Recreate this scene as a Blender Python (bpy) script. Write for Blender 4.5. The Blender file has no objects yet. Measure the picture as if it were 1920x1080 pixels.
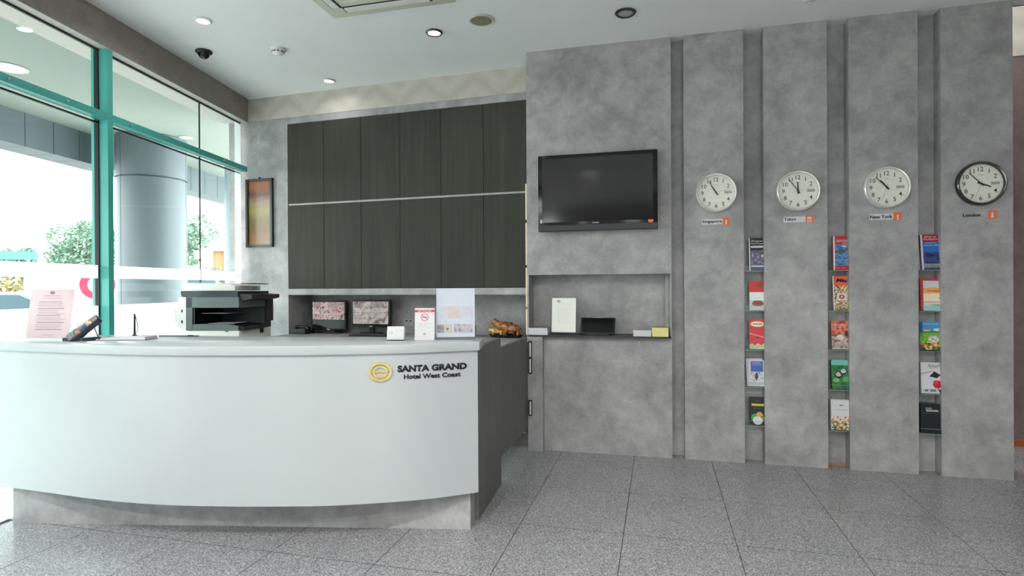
import bpy, bmesh, math, random
from mathutils import Vector, Matrix, Euler

random.seed(7)
S = bpy.context.scene
COL = S.collection
R = math.radians
PI = math.pi

# ------------------------------------------------------------------ camera, world, exposure
cam = bpy.data.cameras.new('camera')
camo = bpy.data.objects.new('camera', cam)
COL.objects.link(camo)
S.camera = camo
yaw, pitch, roll = R(-14.271), R(-.146), R(-.308)
fw = Vector((math.sin(yaw) * math.cos(pitch), math.cos(yaw) * math.cos(pitch), math.sin(pitch)))
r0 = Vector((math.cos(yaw), -math.sin(yaw), 0))
u0 = r0.cross(fw)
rx = r0 * math.cos(roll) + u0 * math.sin(roll)
uy = u0 * math.cos(roll) - r0 * math.sin(roll)
camo.matrix_world = Matrix(((rx.x, uy.x, -fw.x, 0), (rx.y, uy.y, -fw.y, 0), (rx.z, uy.z, -fw.z, 1.4), (0, 0, 0, 1)))
cam.sensor_width = 36
cam.lens = 1083.3 / 1920 * 36
cam.clip_end = 300

S.view_settings.view_transform = 'Standard'
S.view_settings.look = 'None'
S.view_settings.gamma = 1
S.view_settings.use_curve_mapping = False
S.view_settings.exposure = 0.30

world = bpy.data.worlds.new('overcast_sky')
S.world = world
world.use_nodes = True
bg = world.node_tree.nodes['Background']
bg.inputs[0].default_value = (.98, 1.0, 1.0, 1)
bg.inputs[1].default_value = 7.0

YAW_B = R(-2.684)                        # back wall frame: x along the wall, y into it
B0 = 5.099
YAW_W = R(99.957)                        # window wall frame: x along the wall away from the camera, y outwards
W0 = -3.2587
NW = Vector((.985, .1729, 0))
PB = Vector((.0468, .9989, 0)) * B0
PW = NW * W0
ZC = 3.413
YF, YB = 4.854, 4.965

def portal(loc, rot, sx, sy):
    l = bpy.data.lights.new('window_portal', 'AREA')
    l.shape = 'RECTANGLE'; l.size = sx; l.size_y = sy
    l.cycles.is_portal = True
    o = bpy.data.objects.new('window_portal', l)
    o.location = loc; o.rotation_euler = rot
    COL.objects.link(o)
WFRAME = Matrix.Translation(PW) @ Matrix.Rotation(YAW_W, 4, 'Z')
BFRAME = Matrix.Translation(PB) @ Matrix.Rotation(YAW_B, 4, 'Z')
portal(WFRAME @ Vector((3.4, .2, 1.6)), Euler((R(90), 0, YAW_W)), 5.1, 3.3)
portal(Vector((1.6, -5.25, 1.66)), Euler((R(90), 0, 0)), 1.4, 3.1)
portal(Vector((-2.9, -5.25, 1.6)), Euler((R(90), 0, 0)), 1.0, 3.2)

LAMP = 4.0                              # watts per ceiling downlight

# ------------------------------------------------------------------ helpers
class MB:
    def __init__(s): s.b = bmesh.new()
    def box(s, x0, x1, y0, y1, z0, z1, M=None, bev=0):
        t = bmesh.new()
        bmesh.ops.create_cube(t, size=1)
        for v in t.verts:
            v.co = Vector(((x0 + x1) / 2 + v.co.x * (x1 - x0), (y0 + y1) / 2 + v.co.y * (y1 - y0), (z0 + z1) / 2 + v.co.z * (z1 - z0)))
        if bev: bmesh.ops.bevel(t, geom=t.edges[:], offset=bev, segments=2, affect='EDGES', profile=.5)
        return s.add(t, M)
    def add(s, t, M=None):
        if M is not None: t.transform(M)
        me = bpy.data.meshes.new('tmp'); t.to_mesh(me); t.free()
        s.b.from_mesh(me); bpy.data.meshes.remove(me)
        return s
    def prism(s, pts, z0, z1, M=None, bev=0):
        """polygon in xy extruded in z"""
        t = bmesh.new()
        f = t.faces.new([t.verts.new((p[0], p[1], z0)) for p in pts])
        e = bmesh.ops.extrude_face_region(t, geom=[f])
        for v in e['geom']:
            if isinstance(v, bmesh.types.BMVert): v.co.z = z1
        bmesh.ops.recalc_face_normals(t, faces=t.faces[:])
        if bev: bmesh.ops.bevel(t, geom=t.edges[:], offset=bev, segments=2, affect='EDGES', profile=.5)
        return s.add(t, M)
    def cyl(s, r1, r2, z0, z1, n=24, M=None):
        return s.lathe([(0, z0), (r1, z0), (r2, z1), (0, z1)], n, M)
    def lathe(s, prof, n=32, M=None):
        t = bmesh.new()
        rings = []
        for r, z in prof:
            if r < 1e-6: rings.append([t.verts.new((0, 0, z))])
            else: rings.append([t.verts.new((r * math.cos(2 * PI * i / n), r * math.sin(2 * PI * i / n), z)) for i in range(n)])
        for a, b in zip(rings, rings[1:]):
            for i in range(n):
                j = (i + 1) % n
                if len(a) == 1 and len(b) == 1: continue
                if len(a) == 1: t.faces.new((a[0], b[i], b[j]))
                elif len(b) == 1: t.faces.new((a[i], a[j], b[0]))
                else: t.faces.new((a[i], a[j], b[j], b[i]))
        bmesh.ops.recalc_face_normals(t, faces=t.faces[:])
        return s.add(t, M)
    def tube(s, pts, r, n=8, M=None):
        t = bmesh.new()
        P = [Vector(p) for p in pts]
        rings = []
        for i, p in enumerate(P):
            d = (P[min(i + 1, len(P) - 1)] - P[max(i - 1, 0)]).normalized()
            a = d.orthogonal().normalized() if i == 0 else (a - d * a.dot(d)).normalized()
            b = d.cross(a)
            rr = r[i] if isinstance(r, (list, tuple)) else r
            rings.append([t.verts.new(p + (a * math.cos(2 * PI * k / n) + b * math.sin(2 * PI * k / n)) * rr) for k in range(n)])
        for A, B in zip(rings, rings[1:]):
            for k in range(n): t.faces.new((A[k], A[(k + 1) % n], B[(k + 1) % n], B[k]))
        t.faces.new(rings[0][::-1]); t.faces.new(rings[-1])
        bmesh.ops.recalc_face_normals(t, faces=t.faces[:])
        return s.add(t, M)
    def ball(s, c, r, M=None, sub=2, sc=(1, 1, 1)):
        t = bmesh.new()
        bmesh.ops.create_icosphere(t, subdivisions=sub, radius=r)
        for v in t.verts: v.co = Vector((c[0] + v.co.x * sc[0], c[1] + v.co.y * sc[1], c[2] + v.co.z * sc[2]))
        return s.add(t, M)
    def build(s, name, mat, parent=None, smooth=False, M=None):
        if M is not None: s.b.transform(M)
        me = bpy.data.meshes.new(name); s.b.to_mesh(me); s.b.free()
        if smooth:
            for p in me.polygons: p.use_smooth = True
            try: me.set_sharp_from_angle(angle=R(smooth if smooth is not True else 40))
            except Exception: pass
        me.materials.append(mat)
        o = bpy.data.objects.new(name, me); COL.objects.link(o)
        o.parent = parent
        return o

def thing(name, label, cat, loc=(0, 0, 0), rotz=0, group=None, rot=None):
    o = bpy.data.objects.new(name, None); o.empty_display_size = .1
    COL.objects.link(o); o.location = loc
    o.rotation_euler = rot if rot else (0, 0, rotz)
    o['label'] = label; o['category'] = cat
    if group: o['group'] = group
    return o
def struct(o, label=None):
    o['kind'] = 'structure'
    if label: o['label'] = label
    return o
def frame(name, loc, rotz, label=None):
    o = bpy.data.objects.new(name, None); COL.objects.link(o)
    o.location = loc; o.rotation_euler = (0, 0, rotz)
    return struct(o, label)
def copy_tree(o, parent=None):
    c = o.copy(); COL.objects.link(c); c.parent = parent
    for ch in list(o.children): copy_tree(ch, c)
    return c

FACE = Matrix.Rotation(R(90), 4, 'X')    # xy drawing -> upright, facing -y
def text_bm(body, w=None, h=None, bold=0, ext=.0006, shear=0, align='CENTER'):
    c = bpy.data.curves.new('text', 'FONT'); c.body = body; c.size = 1
    c.align_x = align; c.offset = bold; c.shear = shear; c.resolution_u = 3
    o = bpy.data.objects.new('text', c); COL.objects.link(o)
    dg = bpy.context.evaluated_depsgraph_get()
    me = bpy.data.meshes.new_from_object(o.evaluated_get(dg))
    bpy.data.objects.remove(o); bpy.data.curves.remove(c)
    b = bmesh.new(); b.from_mesh(me); bpy.data.meshes.remove(me)
    xs = [v.co.x for v in b.verts]; ys = [v.co.y for v in b.verts]
    x0, x1, y0, y1 = min(xs), max(xs), min(ys), max(ys)
    sx = w / (x1 - x0) if w else None
    sy = h / (y1 - y0) if h else None
    sx = sx or sy; sy = sy or sx
    for v in b.verts: v.co = Vector(((v.co.x - (x0 + x1) / 2) * sx, (v.co.y - (y0 + y1) / 2) * sy, 0))
    bmesh.ops.remove_doubles(b, verts=b.verts[:], dist=1e-6)
    e = bmesh.ops.extrude_face_region(b, geom=b.faces[:])
    for v in e['geom']:
        if isinstance(v, bmesh.types.BMVert): v.co.z += ext
    bmesh.ops.recalc_face_normals(b, faces=b.faces[:])
    return b
def text(m, body, x, y, z, **k):
    """text standing on an upright face that looks towards -y, centred on x, z"""
    m.add(text_bm(body, **k), Matrix.Translation((x, y, z)) @ FACE)
    return m
def ellipse(rx_, rz_, n=40, cx=0, cz=0):
    return [(cx + rx_ * math.cos(2 * PI * i / n), cz + rz_ * math.sin(2 * PI * i / n)) for i in range(n)]

# ------------------------------------------------------------------ materials
MATS = {}
def newmat(name):
    m = bpy.data.materials.new(name); m.use_nodes = True
    return m, m.node_tree.nodes, m.node_tree.links, m.node_tree.nodes['Principled BSDF']
def sr(r, g, b):
    f = lambda c: (c / 255 / 12.92) if c <= 10 else ((c / 255 + .055) / 1.055) ** 2.4
    return (f(r), f(g), f(b), 1)
def flat(name, col, rough=.5, metal=0, spec=.5, var=.06, scale=30, bump=0, emit=0):
    """plain surface with slight procedural variation"""
    if name in MATS: return MATS[name]
    m, n, l, p = newmat(name)
    p.inputs['Roughness'].default_value = rough; p.inputs['Metallic'].default_value = metal
    p.inputs['Specular IOR Level'].default_value = spec
    tc = n.new('ShaderNodeTexCoord'); no = n.new('ShaderNodeTexNoise')
    no.inputs['Scale'].default_value = scale; no.inputs['Detail'].default_value = 3
    l.new(tc.outputs['Object'], no.inputs['Vector'])
    r = n.new('ShaderNodeValToRGB')
    r.color_ramp.elements[0].position = .3; r.color_ramp.elements[1].position = .7
    r.color_ramp.elements[0].color = tuple(c * (1 - var) for c in col[:3]) + (1,)
    r.color_ramp.elements[1].color = tuple(min(1, c * (1 + var)) for c in col[:3]) + (1,)
    l.new(no.outputs['Fac'], r.inputs[0]); l.new(r.outputs[0], p.inputs['Base Color'])
    if emit:
        l.new(r.outputs[0], p.inputs['Emission Color']); p.inputs['Emission Strength'].default_value = emit
    if bump:
        b = n.new('ShaderNodeBump'); b.inputs['Strength'].default_value = bump; b.inputs['Distance'].default_value = .002
        l.new(no.outputs['Fac'], b.inputs['Height']); l.new(b.outputs[0], p.inputs['Normal'])
    MATS[name] = m
    return m
def ramp(n, stops):
    r = n.new('ShaderNodeValToRGB')
    while len(r.color_ramp.elements) < len(stops): r.color_ramp.elements.new(.5)
    for e, (p, c) in zip(r.color_ramp.elements, stops): e.position = p; e.color = c
    return r
def noise(n, l, vec, scale, detail=4, rough=.55, dist=0):
    t = n.new('ShaderNodeTexNoise')
    t.inputs['Scale'].default_value = scale; t.inputs['Detail'].default_value = detail
    t.inputs['Roughness'].default_value = rough; t.inputs['Distortion'].default_value = dist
    l.new(vec, t.inputs['Vector'])
    return t
def mix(n, l, a, b, fac, mode='MIX'):
    x = n.new('ShaderNodeMix'); x.data_type = 'RGBA'; x.blend_type = mode
    if isinstance(fac, (int, float)): x.inputs[0].default_value = fac
    else: l.new(fac, x.inputs[0])
    for i, v in ((6, a), (7, b)):
        if isinstance(v, tuple): x.inputs[i].default_value = v
        else: l.new(v, x.inputs[i])
    return x.outputs[2]

def concrete_mat(name, dark, mid, light, rough=.5, stretch=(1, 1, 1)):
    m, n, l, p = newmat(name)
    tc = n.new('ShaderNodeTexCoord'); mp = n.new('ShaderNodeMapping'); mp.inputs['Scale'].default_value = stretch
    l.new(tc.outputs['Object'], mp.inputs[0])
    a = noise(n, l, mp.outputs[0], 2.1, 7, .58, .25)
    b = noise(n, l, mp.outputs[0], 7.0, 8, .62, .4)
    f = noise(n, l, mp.outputs[0], 42, 3, .6)
    ra = ramp(n, [(.34, dark), (.5, mid), (.68, light)])
    rb = ramp(n, [(.3, dark), (.52, mid), (.72, light)])
    l.new(a.outputs['Fac'], ra.inputs[0]); l.new(b.outputs['Fac'], rb.inputs[0])
    c = mix(n, l, ra.outputs[0], rb.outputs[0], .55)
    rf = ramp(n, [(.3, (.92, .92, .92, 1)), (.7, (1.06, 1.06, 1.06, 1))]); l.new(f.outputs['Fac'], rf.inputs[0])
    c = mix(n, l, c, rf.outputs[0], 1.0, 'MULTIPLY')
    l.new(c, p.inputs['Base Color'])
    p.inputs['Roughness'].default_value = rough
    p.inputs['Specular IOR Level'].default_value = .35
    bu = n.new('ShaderNodeBump'); bu.inputs['Strength'].default_value = .05; bu.inputs['Distance'].default_value = .002
    l.new(f.outputs['Fac'], bu.inputs['Height']); l.new(bu.outputs[0], p.inputs['Normal'])
    MATS[name] = m
    return m
M_LAM = concrete_mat('grey_cloud_laminate', sr(128, 127, 127), sr(162, 161, 161), sr(190, 189, 188))
M_SIDE = concrete_mat('grey_streaked_laminate', sr(94, 93, 92), sr(106, 105, 104), sr(116, 115, 114), stretch=(1.6, 1.6, .35))
M_BEAM = concrete_mat('taupe_plaster', sr(128, 119, 113), sr(146, 137, 131), sr(160, 152, 146))

def granite_mat():
    m, n, l, p = newmat('speckled_granite')
    tc = n.new('ShaderNodeTexCoord')
    v = n.new('ShaderNodeTexVoronoi'); v.inputs['Scale'].default_value = 210
    l.new(tc.outputs['Object'], v.inputs['Vector'])
    sep = n.new('ShaderNodeSeparateColor'); l.new(v.outputs['Color'], sep.inputs[0])
    r = ramp(n, [(.0, sr(84, 84, 86)), (.12, sr(120, 120, 123)), (.5, sr(148, 148, 151)), (.8, sr(160, 160, 163)), (1, sr(200, 200, 201))])
    l.new(sep.outputs[0], r.inputs[0])
    f = noise(n, l, tc.outputs['Object'], 90, 4, .7)
    rf = ramp(n, [(.3, (.8, .8, .8, 1)), (.65, (1.05, 1.05, 1.05, 1))]); l.new(f.outputs['Fac'], rf.inputs[0])
    g = noise(n, l, tc.outputs['Object'], 2.2, 2)
    rg = ramp(n, [(.3, (.94, .94, .95, 1)), (.7, (1.05, 1.04, 1.03, 1))]); l.new(g.outputs['Fac'], rg.inputs[0])
    c = mix(n, l, r.outputs[0], rf.outputs[0], 1.0, 'MULTIPLY')
    c = mix(n, l, c, rg.outputs[0], 1.0, 'MULTIPLY')
    l.new(c, p.inputs['Base Color'])
    p.inputs['Roughness'].default_value = .24
    p.inputs['Specular IOR Level'].default_value = .45
    return m
M_GRANITE = granite_mat()
M_GROUT = flat('dark_grout', sr(48, 48, 48), .9)

def wood_mat():
    m, n, l, p = newmat('dark_wood_veneer')
    tc = n.new('ShaderNodeTexCoord'); mp = n.new('ShaderNodeMapping'); mp.inputs['Scale'].default_value = (22, 22, .8)
    l.new(tc.outputs['Object'], mp.inputs[0])
    a = noise(n, l, mp.outputs[0], 1.2, 6, .6, .3)
    mp2 = n.new('ShaderNodeMapping'); mp2.inputs['Scale'].default_value = (3, 3, .5); l.new(tc.outputs['Object'], mp2.inputs[0])
    b = noise(n, l, mp2.outputs[0], 1.4, 3)
    ra = ramp(n, [(.3, sr(60, 60, 55)), (.55, sr(66, 66, 60)), (.75, sr(73, 72, 65))]); l.new(a.outputs['Fac'], ra.inputs[0])
    rb = ramp(n, [(.35, (.9, .92, .9, 1)), (.62, (1, 1, 1, 1)), (.8, (1.12, 1.06, .95, 1))]); l.new(b.outputs['Fac'], rb.inputs[0])
    l.new(mix(n, l, ra.outputs[0], rb.outputs[0], 1.0, 'MULTIPLY'), p.inputs['Base Color'])
    p.inputs['Roughness'].default_value = .6; p.inputs['Specular IOR Level'].default_value = .12
    return m
M_WOOD = wood_mat()

def wallpaper_mat():
    m, n, l, p = newmat('cream_damask_wallpaper')
    tc = n.new('ShaderNodeTexCoord'); s = n.new('ShaderNodeSeparateXYZ'); l.new(tc.outputs['Object'], s.inputs[0])
    def math_(op, a, b=None):
        x = n.new('ShaderNodeMath'); x.operation = op
        for i, v in ((0, a), (1, b)):
            if v is None: continue
            if isinstance(v, (int, float)): x.inputs[i].default_value = v
            else: l.new(v, x.inputs[i])
        return x.outputs[0]
    w = noise(n, l, tc.outputs['Object'], 13, 6, .7, .8)
    xx = math_('ADD', s.outputs[0], math_('MULTIPLY', w.outputs['Fac'], .2))
    tri = math_('PINGPONG', xx, .26)
    z = math_('SUBTRACT', s.outputs[2], 3.17)
    d = math_('ABSOLUTE', math_('SUBTRACT', z, math_('MULTIPLY', tri, .8)))
    d = math_('PINGPONG', d, .11)
    d2 = math_('ADD', math_('MULTIPLY', d, 6), math_('MULTIPLY', w.outputs['Fac'], .6))
    r = ramp(n, [(.3, sr(181, 175, 165)), (.62, sr(190, 184, 175)), (1, sr(197, 192, 183))]); l.new(d2, r.inputs[0])
    l.new(r.outputs[0], p.inputs['Base Color']); p.inputs['Roughness'].default_value = .55
    return m
M_PAPER = wallpaper_mat()

def glass_mat(name, tint, rough=0.0, refl=1.0):
    m, n, l, p = newmat(name); n.remove(p)
    out = n['Material Output']
    t = n.new('ShaderNodeBsdfTransparent'); t.inputs[0].default_value = tint
    g = n.new('ShaderNodeBsdfGlossy'); g.inputs['Roughness'].default_value = rough
    geo = n.new('ShaderNodeNewGeometry')          # Schlick reflection, the same from either side of the pane
    dt = n.new('ShaderNodeVectorMath'); dt.operation = 'DOT_PRODUCT'
    l.new(geo.outputs['Incoming'], dt.inputs[0]); l.new(geo.outputs['Normal'], dt.inputs[1])
    def mm(op, a, b=None):
        q = n.new('ShaderNodeMath'); q.operation = op
        for i, v in ((0, a), (1, b)):
            if v is None: continue
            if isinstance(v, (int, float)): q.inputs[i].default_value = v
            else: l.new(v, q.inputs[i])
        return q
    k5 = mm('POWER', mm('SUBTRACT', 1.0, mm('ABSOLUTE', dt.outputs['Value']).outputs[0]).outputs[0], 5.0)
    fr = mm('ADD', mm('MULTIPLY', k5.outputs[0], .9 * refl).outputs[0], .025 * refl)
    x = n.new('ShaderNodeMixShader')
    l.new(fr.outputs[0], x.inputs[0]); l.new(t.outputs[0], x.inputs[1]); l.new(g.outputs[0], x.inputs[2])
    l.new(x.outputs[0], out.inputs[0])
    return m
M_GLASS = glass_mat('green_tinted_glass', (.94, .975, .966, 1))
M_CLEAR = glass_mat('clear_acrylic', (.96, .98, .98, 1), .12, .3)
M_CLOCKGLASS = glass_mat('clock_glass', (.99, .99, .985, 1))
def frost_mat():
    m, n, l, p = newmat('frosted_film'); n.remove(p)
    out = n['Material Output']
    tl = n.new('ShaderNodeBsdfTranslucent'); tl.inputs[0].default_value = (.93, .98, .98, 1)
    d = n.new('ShaderNodeBsdfDiffuse'); d.inputs[0].default_value = (.85, .9, .9, 1)
    t = n.new('ShaderNodeBsdfTransparent')
    a = n.new('ShaderNodeMixShader'); a.inputs[0].default_value = .18
    b = n.new('ShaderNodeMixShader'); b.inputs[0].default_value = .12
    l.new(tl.outputs[0], a.inputs[1]); l.new(d.outputs[0], a.inputs[2])
    l.new(a.outputs[0], b.inputs[1]); l.new(t.outputs[0], b.inputs[2]); l.new(b.outputs[0], out.inputs[0])
    return m
M_FROST = frost_mat()
def emit_mat(name, col, s):
    m, n, l, p = newmat(name)
    p.inputs['Base Color'].default_value = col; p.inputs['Emission Color'].default_value = col
    p.inputs['Emission Strength'].default_value = s
    return m
M_LAMP = emit_mat('lamp_diffuser', (1, .97, .9, 1), 5)
M_LAMP_OUT = emit_mat('outdoor_lamp_diffuser', (1, .98, .9, 1), 1.2)

M_CEIL = flat('ceiling_paint', sr(234, 236, 236), .75, var=.015, scale=3)
M_WHITE = flat('white_solid_surface', sr(176, 182, 183), .28, var=.012, scale=2)
M_WHITE2 = flat('white_plastic', sr(226, 226, 222), .4, var=.02)
M_TEAL = flat('teal_painted_metal', sr(72, 172, 162), .4, var=.05, scale=4)
M_BLACK = flat('black_rubber', sr(18, 20, 20), .6)
M_GLOSS = flat('black_gloss_plastic', sr(14, 16, 17), .14, var=.1)
M_MATTE = flat('black_matte_plastic', sr(30, 31, 33), .45)
M_DARK = flat('charcoal_plastic', sr(50, 52, 54), .45)
M_CHROME = flat('brushed_steel', sr(196, 196, 194), .3, .55, var=.08)
M_SILVER = flat('silver_rim', sr(226, 227, 224), .25, .5)
M_DCHROME = flat('dark_chrome_rim', sr(96, 92, 92), .2, .9)
M_GOLD = flat('gold_metal', sr(196, 170, 98), .3, .7, var=.1)
M_INK = flat('black_ink', sr(22, 22, 26), .5)
M_GREYINK = flat('grey_ink', sr(120, 116, 120), .6)
M_PAPERW = flat('white_paper', sr(208, 208, 211), .6, var=.015)
M_PINK = flat('pink_paper', sr(222, 192, 195), .6, var=.02)
M_ORANGE = flat('orange_print', sr(236, 112, 52), .5)
M_RED = flat('red_print', sr(206, 34, 40), .45)
M_YELLOW = flat('yellow_paper', sr(226, 220, 140), .6)
M_CREAM = flat('cream_edge_strip', sr(224, 214, 178), .6)
M_EXT = flat('blue_grey_cladding', sr(96, 108, 113), .5, var=.04, scale=2)
M_EXTD = flat('cladding_joint', sr(70, 84, 92), .7)
M_SOFFIT = flat('canopy_soffit_paint', sr(142, 152, 144), .8, var=.02, scale=2)
M_CLOCK = flat('clock_dial', sr(244, 245, 236), .6, var=.01)

# ------------------------------------------------------------------ setting: floor, ceiling, walls
flo = struct(MB().box(-4.6, 6.2, -5.2, 6.6, -.12, -.0014).build('floor', M_GROUT))
TX, TY, JX, JY = .6, .66, -.2, 3.31
def wx(y): return (W0 - .1729 * y) / .985      # x of the window wall at y
tile_me = {}
rest = MB()
for i in range(-7, 11):
    for j in range(-13, 5):
        x0, y0 = JX + i * TX, JY + j * TY
        x1, y1 = x0 + TX, y0 + TY
        if x1 < wx((y0 + y1) / 2) or y0 > 6.5 or x0 > 5.6: continue
        if -4.4 < x0 and x1 < 3.5 and y0 > 1.2 and y1 < 6.0:
            o = MB().box(x0 + .002, x1 - .002, y0 + .0032, y1 - .0032, -.012, 0).build('tile', M_GRANITE, flo)
        else:
            rest.box(x0 + .0015, x1 - .0015, y0 + .0015, y1 - .0015, -.012, 0)
o = rest.build('outer_tiles', M_GRANITE, flo); o['kind'] = 'stuff'

c = MB()
c.prism([(wx(-5.2) - .2, -5.2), (5.6, -5.2), (5.6, 4.975), (2.43, 4.975), (2.43, 5.6), (wx(5.6) - .2, 5.6)], ZC, ZC + .12)
c.box(2.43, 5.6, 4.96, 6.4, 3.95, 4.05)
c.box(2.43, 5.6, 4.96, 4.975, ZC, 3.96)
struct(c.build('ceiling', M_CEIL))

# back wall (behind the reception): local x along wall, y into the wall
wb = frame('wall_back', PB, YAW_B, 'grey laminate back wall with wallpaper frieze above the cabinets')
m = MB()
UL, NL, NR, ND = -4.75, -4.0, -1.345, .38
m.box(UL, NL, 0, .5, 0, 3.178)
m.box(NL, NR + .1, 0.02, .5, 3.108, 3.178)
m.box(NL, NR + .1, 0, .03, 3.108, 3.178)
m.box(NL, NR + .1, .03, .5, 1.323, 3.108)
m.box(NL, NR + .1, ND, .5, 0, 1.323)
m.box(NR, NR + .3, 0, .5, 0, 3.178)
m.build('wall_lining', M_LAM, wb)
MB().box(UL, NR + .4, -.004, .5, 3.178, ZC).build('frieze', M_PAPER, wb)

# window wall
wl = frame('wall_left', PW, YAW_W, 'fully glazed shopfront wall under a taupe beam')
MB().box(-3.2, 5.93, 0, .3, 3.162, ZC).build('beam', M_BEAM, wl)
MB().box(-3.2, 5.93, -.0005, .3, 3.158, 3.162).build('beam_soffit', flat('pale_soffit', sr(196, 192, 186), .7), wl)
def window(n, s0, s1, joints, label):
    w = frame('window_%d' % n, PW, YAW_W, label)
    MB().box(s0, s0 + .05, 0, .13, 0, 3.158, bev=.002).build('mullion', M_TEAL, w)
    MB().box(s0 - .010, s0 + .001, .068, .10, 0, 3.158).build('gasket', M_BLACK, w)
    t = MB().box(s0 + .05, s1, 0, .07, 2.634, 2.686, bev=.002).build('transom', M_TEAL, w)
    for k in range(int((s1 - s0) / .42)):
        MB().cyl(.008, .008, 0, .01, 10, Matrix.Translation((s0 + .22 + k * .42, -.001, 2.66)) @ Matrix.Rotation(R(90), 4, 'X')).build('bolt', M_CHROME, t)
    ed = [s0 + .05] + joints + [s1]
    for a, b in zip(ed, ed[1:]):
        MB().box(a + .003, b - .003, .078, .088, 0.0, 3.158).build('pane', M_GLASS, w)
        MB().box(a + .004, b - .004, .0755, .0775, 1.477, 1.572).build('frosted_band', M_FROST, w)
        MB().box(a + .004, b - .004, .0755, .0775, .0, 1.277).build('frosted_panel', M_FROST, w)
    for j in joints: MB().box(j - .003, j + .003, .077, .089, 0, 3.158).build('sealant_joint', M_BLACK, w)
    g = MB().box(s0 + .05, s1, .074, .092, 3.146, 3.158)
    g.box(s0 + .05, s1, .074, .092, 2.612, 2.622)
    g.build('glazing_bead', M_BLACK, w)
    return w
w1 = window(1, 3.995, 5.915, [5.215], 'glazed bay beside the photocopier with frosted bands and a teal transom')
MB().box(5.80, 5.913, .0735, .0755, 1.0, 3.14).build('frosted_edge_strip', M_FROST, w1)
window(2, .9, 3.995, [], 'large glazed bay nearest the camera behind the pink notice')
MB().box(-3.2, .9, 0, .2, 0, 3.158).build('added_light_block', M_BEAM, wl)  # unseen solid stretch, added to cut window light on the counter

# feature wall with five proud panels
wr = struct(MB().box(.05, 2.44, YB, 5.16, 0, ZC).build('wall_right', M_LAM), 'grey laminate feature wall with raised vertical panels')
def p1():
    m = MB()
    X0, X1, ZN0, ZN1, YN, YE = -1.10, .10, .985, 1.498, 5.055, 5.15
    m.box(X0, X0 + .014, YF, YE, ZN0, ZN1); m.box(X1 - .014, X1, YF, YE, ZN0, ZN1)
    m.box(X0, X1, YF, YE, ZN1, ZC); m.box(X0, X1, YF, YE, 0, ZN0)
    m.box(X0 + .014, X1 - .014, YN, YE, ZN0, ZN1)
    return m
p1().build('panel', M_LAM, wr)
for a, b in ((.198, .65), (.797, 1.245), (1.393, 1.85), (1.995, 2.44)):
    MB().box(a, b, YF, YB, 0, ZC, bev=.0015).build('panel', M_LAM, wr)
MB().box(1.247, 1.391, YB - .012, YB, 0, .016).build('skirting_strip', flat('tan_wood', sr(170, 124, 84), .6), wr)
for a, b in ((1.976, 2.284), (1.585, 1.948), (1.226, 1.562), (.985, 1.202)):
    MB().box(-1.113, -1.10, 4.856, 4.872, a, b).build('edge_strip', M_CREAM, wr)
sh = MB(); pts = [(-1.086, 5.05), (-1.086, 4.80), (-1.07, 4.79), (.03, 4.79), (.07, 4.80), (.094, 4.83), (.094, 4.853), (.084, 4.853), (.084, 5.05)]
sh.prism(pts, .974, .989)
sh.build('shelf', M_DARK, wr)

# rest of the room (behind and beside the camera)
m = MB()
m.box(-2.5, .9, -5.3, -5.1, 0, ZC); m.box(-3.6, -2.5, -5.3, -5.1, 3.2, ZC); m.box(.9, 2.3, -5.3, -5.1, 3.2, ZC); m.box(.9, 2.3, -5.3, -5.1, 0, .12); m.box(2.3, 5.6, -5.3, -5.1, 0, ZC)
struct(m.build('wall_rear', flat('warm_grey_wall', sr(150, 146, 140), .6), None))
wq = frame('window_4', (0, 0, 0), 0, 'glazed rear shopfront behind the camera with an added left fill pane')
for k, x in enumerate((-2.53, .93, 1.60, 2.27)):
    MB().box(x - .03, x + .03, -5.22, -5.12, .12, 3.2).build('mullion', M_TEAL, wq)
    if k in (1, 2): MB().box(x + .03, x + .64, -5.18, -5.17, .12, 3.2).build('pane', M_GLASS, wq)
    if k == 0: MB().box(-3.3, x - .03, -5.18, -5.17, 0, 3.2).build('pane', M_GLASS, wq)  # unseen left pane, added to let in front fill light
struct(MB().box(5.5, 5.6, -5.1, 6.4, 0, 4.0).build('wall_side', flat('side_wall_paint', sr(176, 170, 164), .6)))
m = MB(); m.box(1.0, 5.6, 5.9, 6.1, 0, 3.36)
wf = struct(m.build('wall_far', concrete_mat('red_brown_wall', sr(104, 88, 86), sr(122, 104, 101), sr(134, 116, 113))), 'red brown passage wall beyond the last grey panel')
MB().box(1.0, 5.6, 5.89, 6.1, 3.36, 3.96).build('frieze', M_PAPER, wf)
MB().box(1.0, 5.6, 5.885, 5.9, .0, .06).build('skirting', flat('orange_wood', sr(168, 84, 40), .5), wf)

# ------------------------------------------------------------------ wall cabinets
cab = thing('wall_cabinet', 'dark wood panelled wall cabinet above the reception back counter', 'cabinet', PB, YAW_B)
JU = [NL + .006 + .4335 * k for k in range(8)]
MB().box(NL + .004, NR, .012, .03, 1.39, 3.106).build('carcass', flat('black_gap', sr(24, 24, 23), .8), cab)
for k in range(7):
    a, b = JU[k] + .0022, min(JU[k + 1] - .0022, NR)
    if a >= NR: break
    for z0, z1 in ((1.392, 2.252), (2.276, 3.104)):
        MB().box(a, b, -.006, .012, z0, z1, bev=.001).build('door', M_WOOD, cab)
MB().box(NL + .02, NR, -.012, .012, 2.254, 2.273).build('ledge_strip', flat('pale_grey_strip', sr(150, 149, 146), .4), cab)

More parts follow.
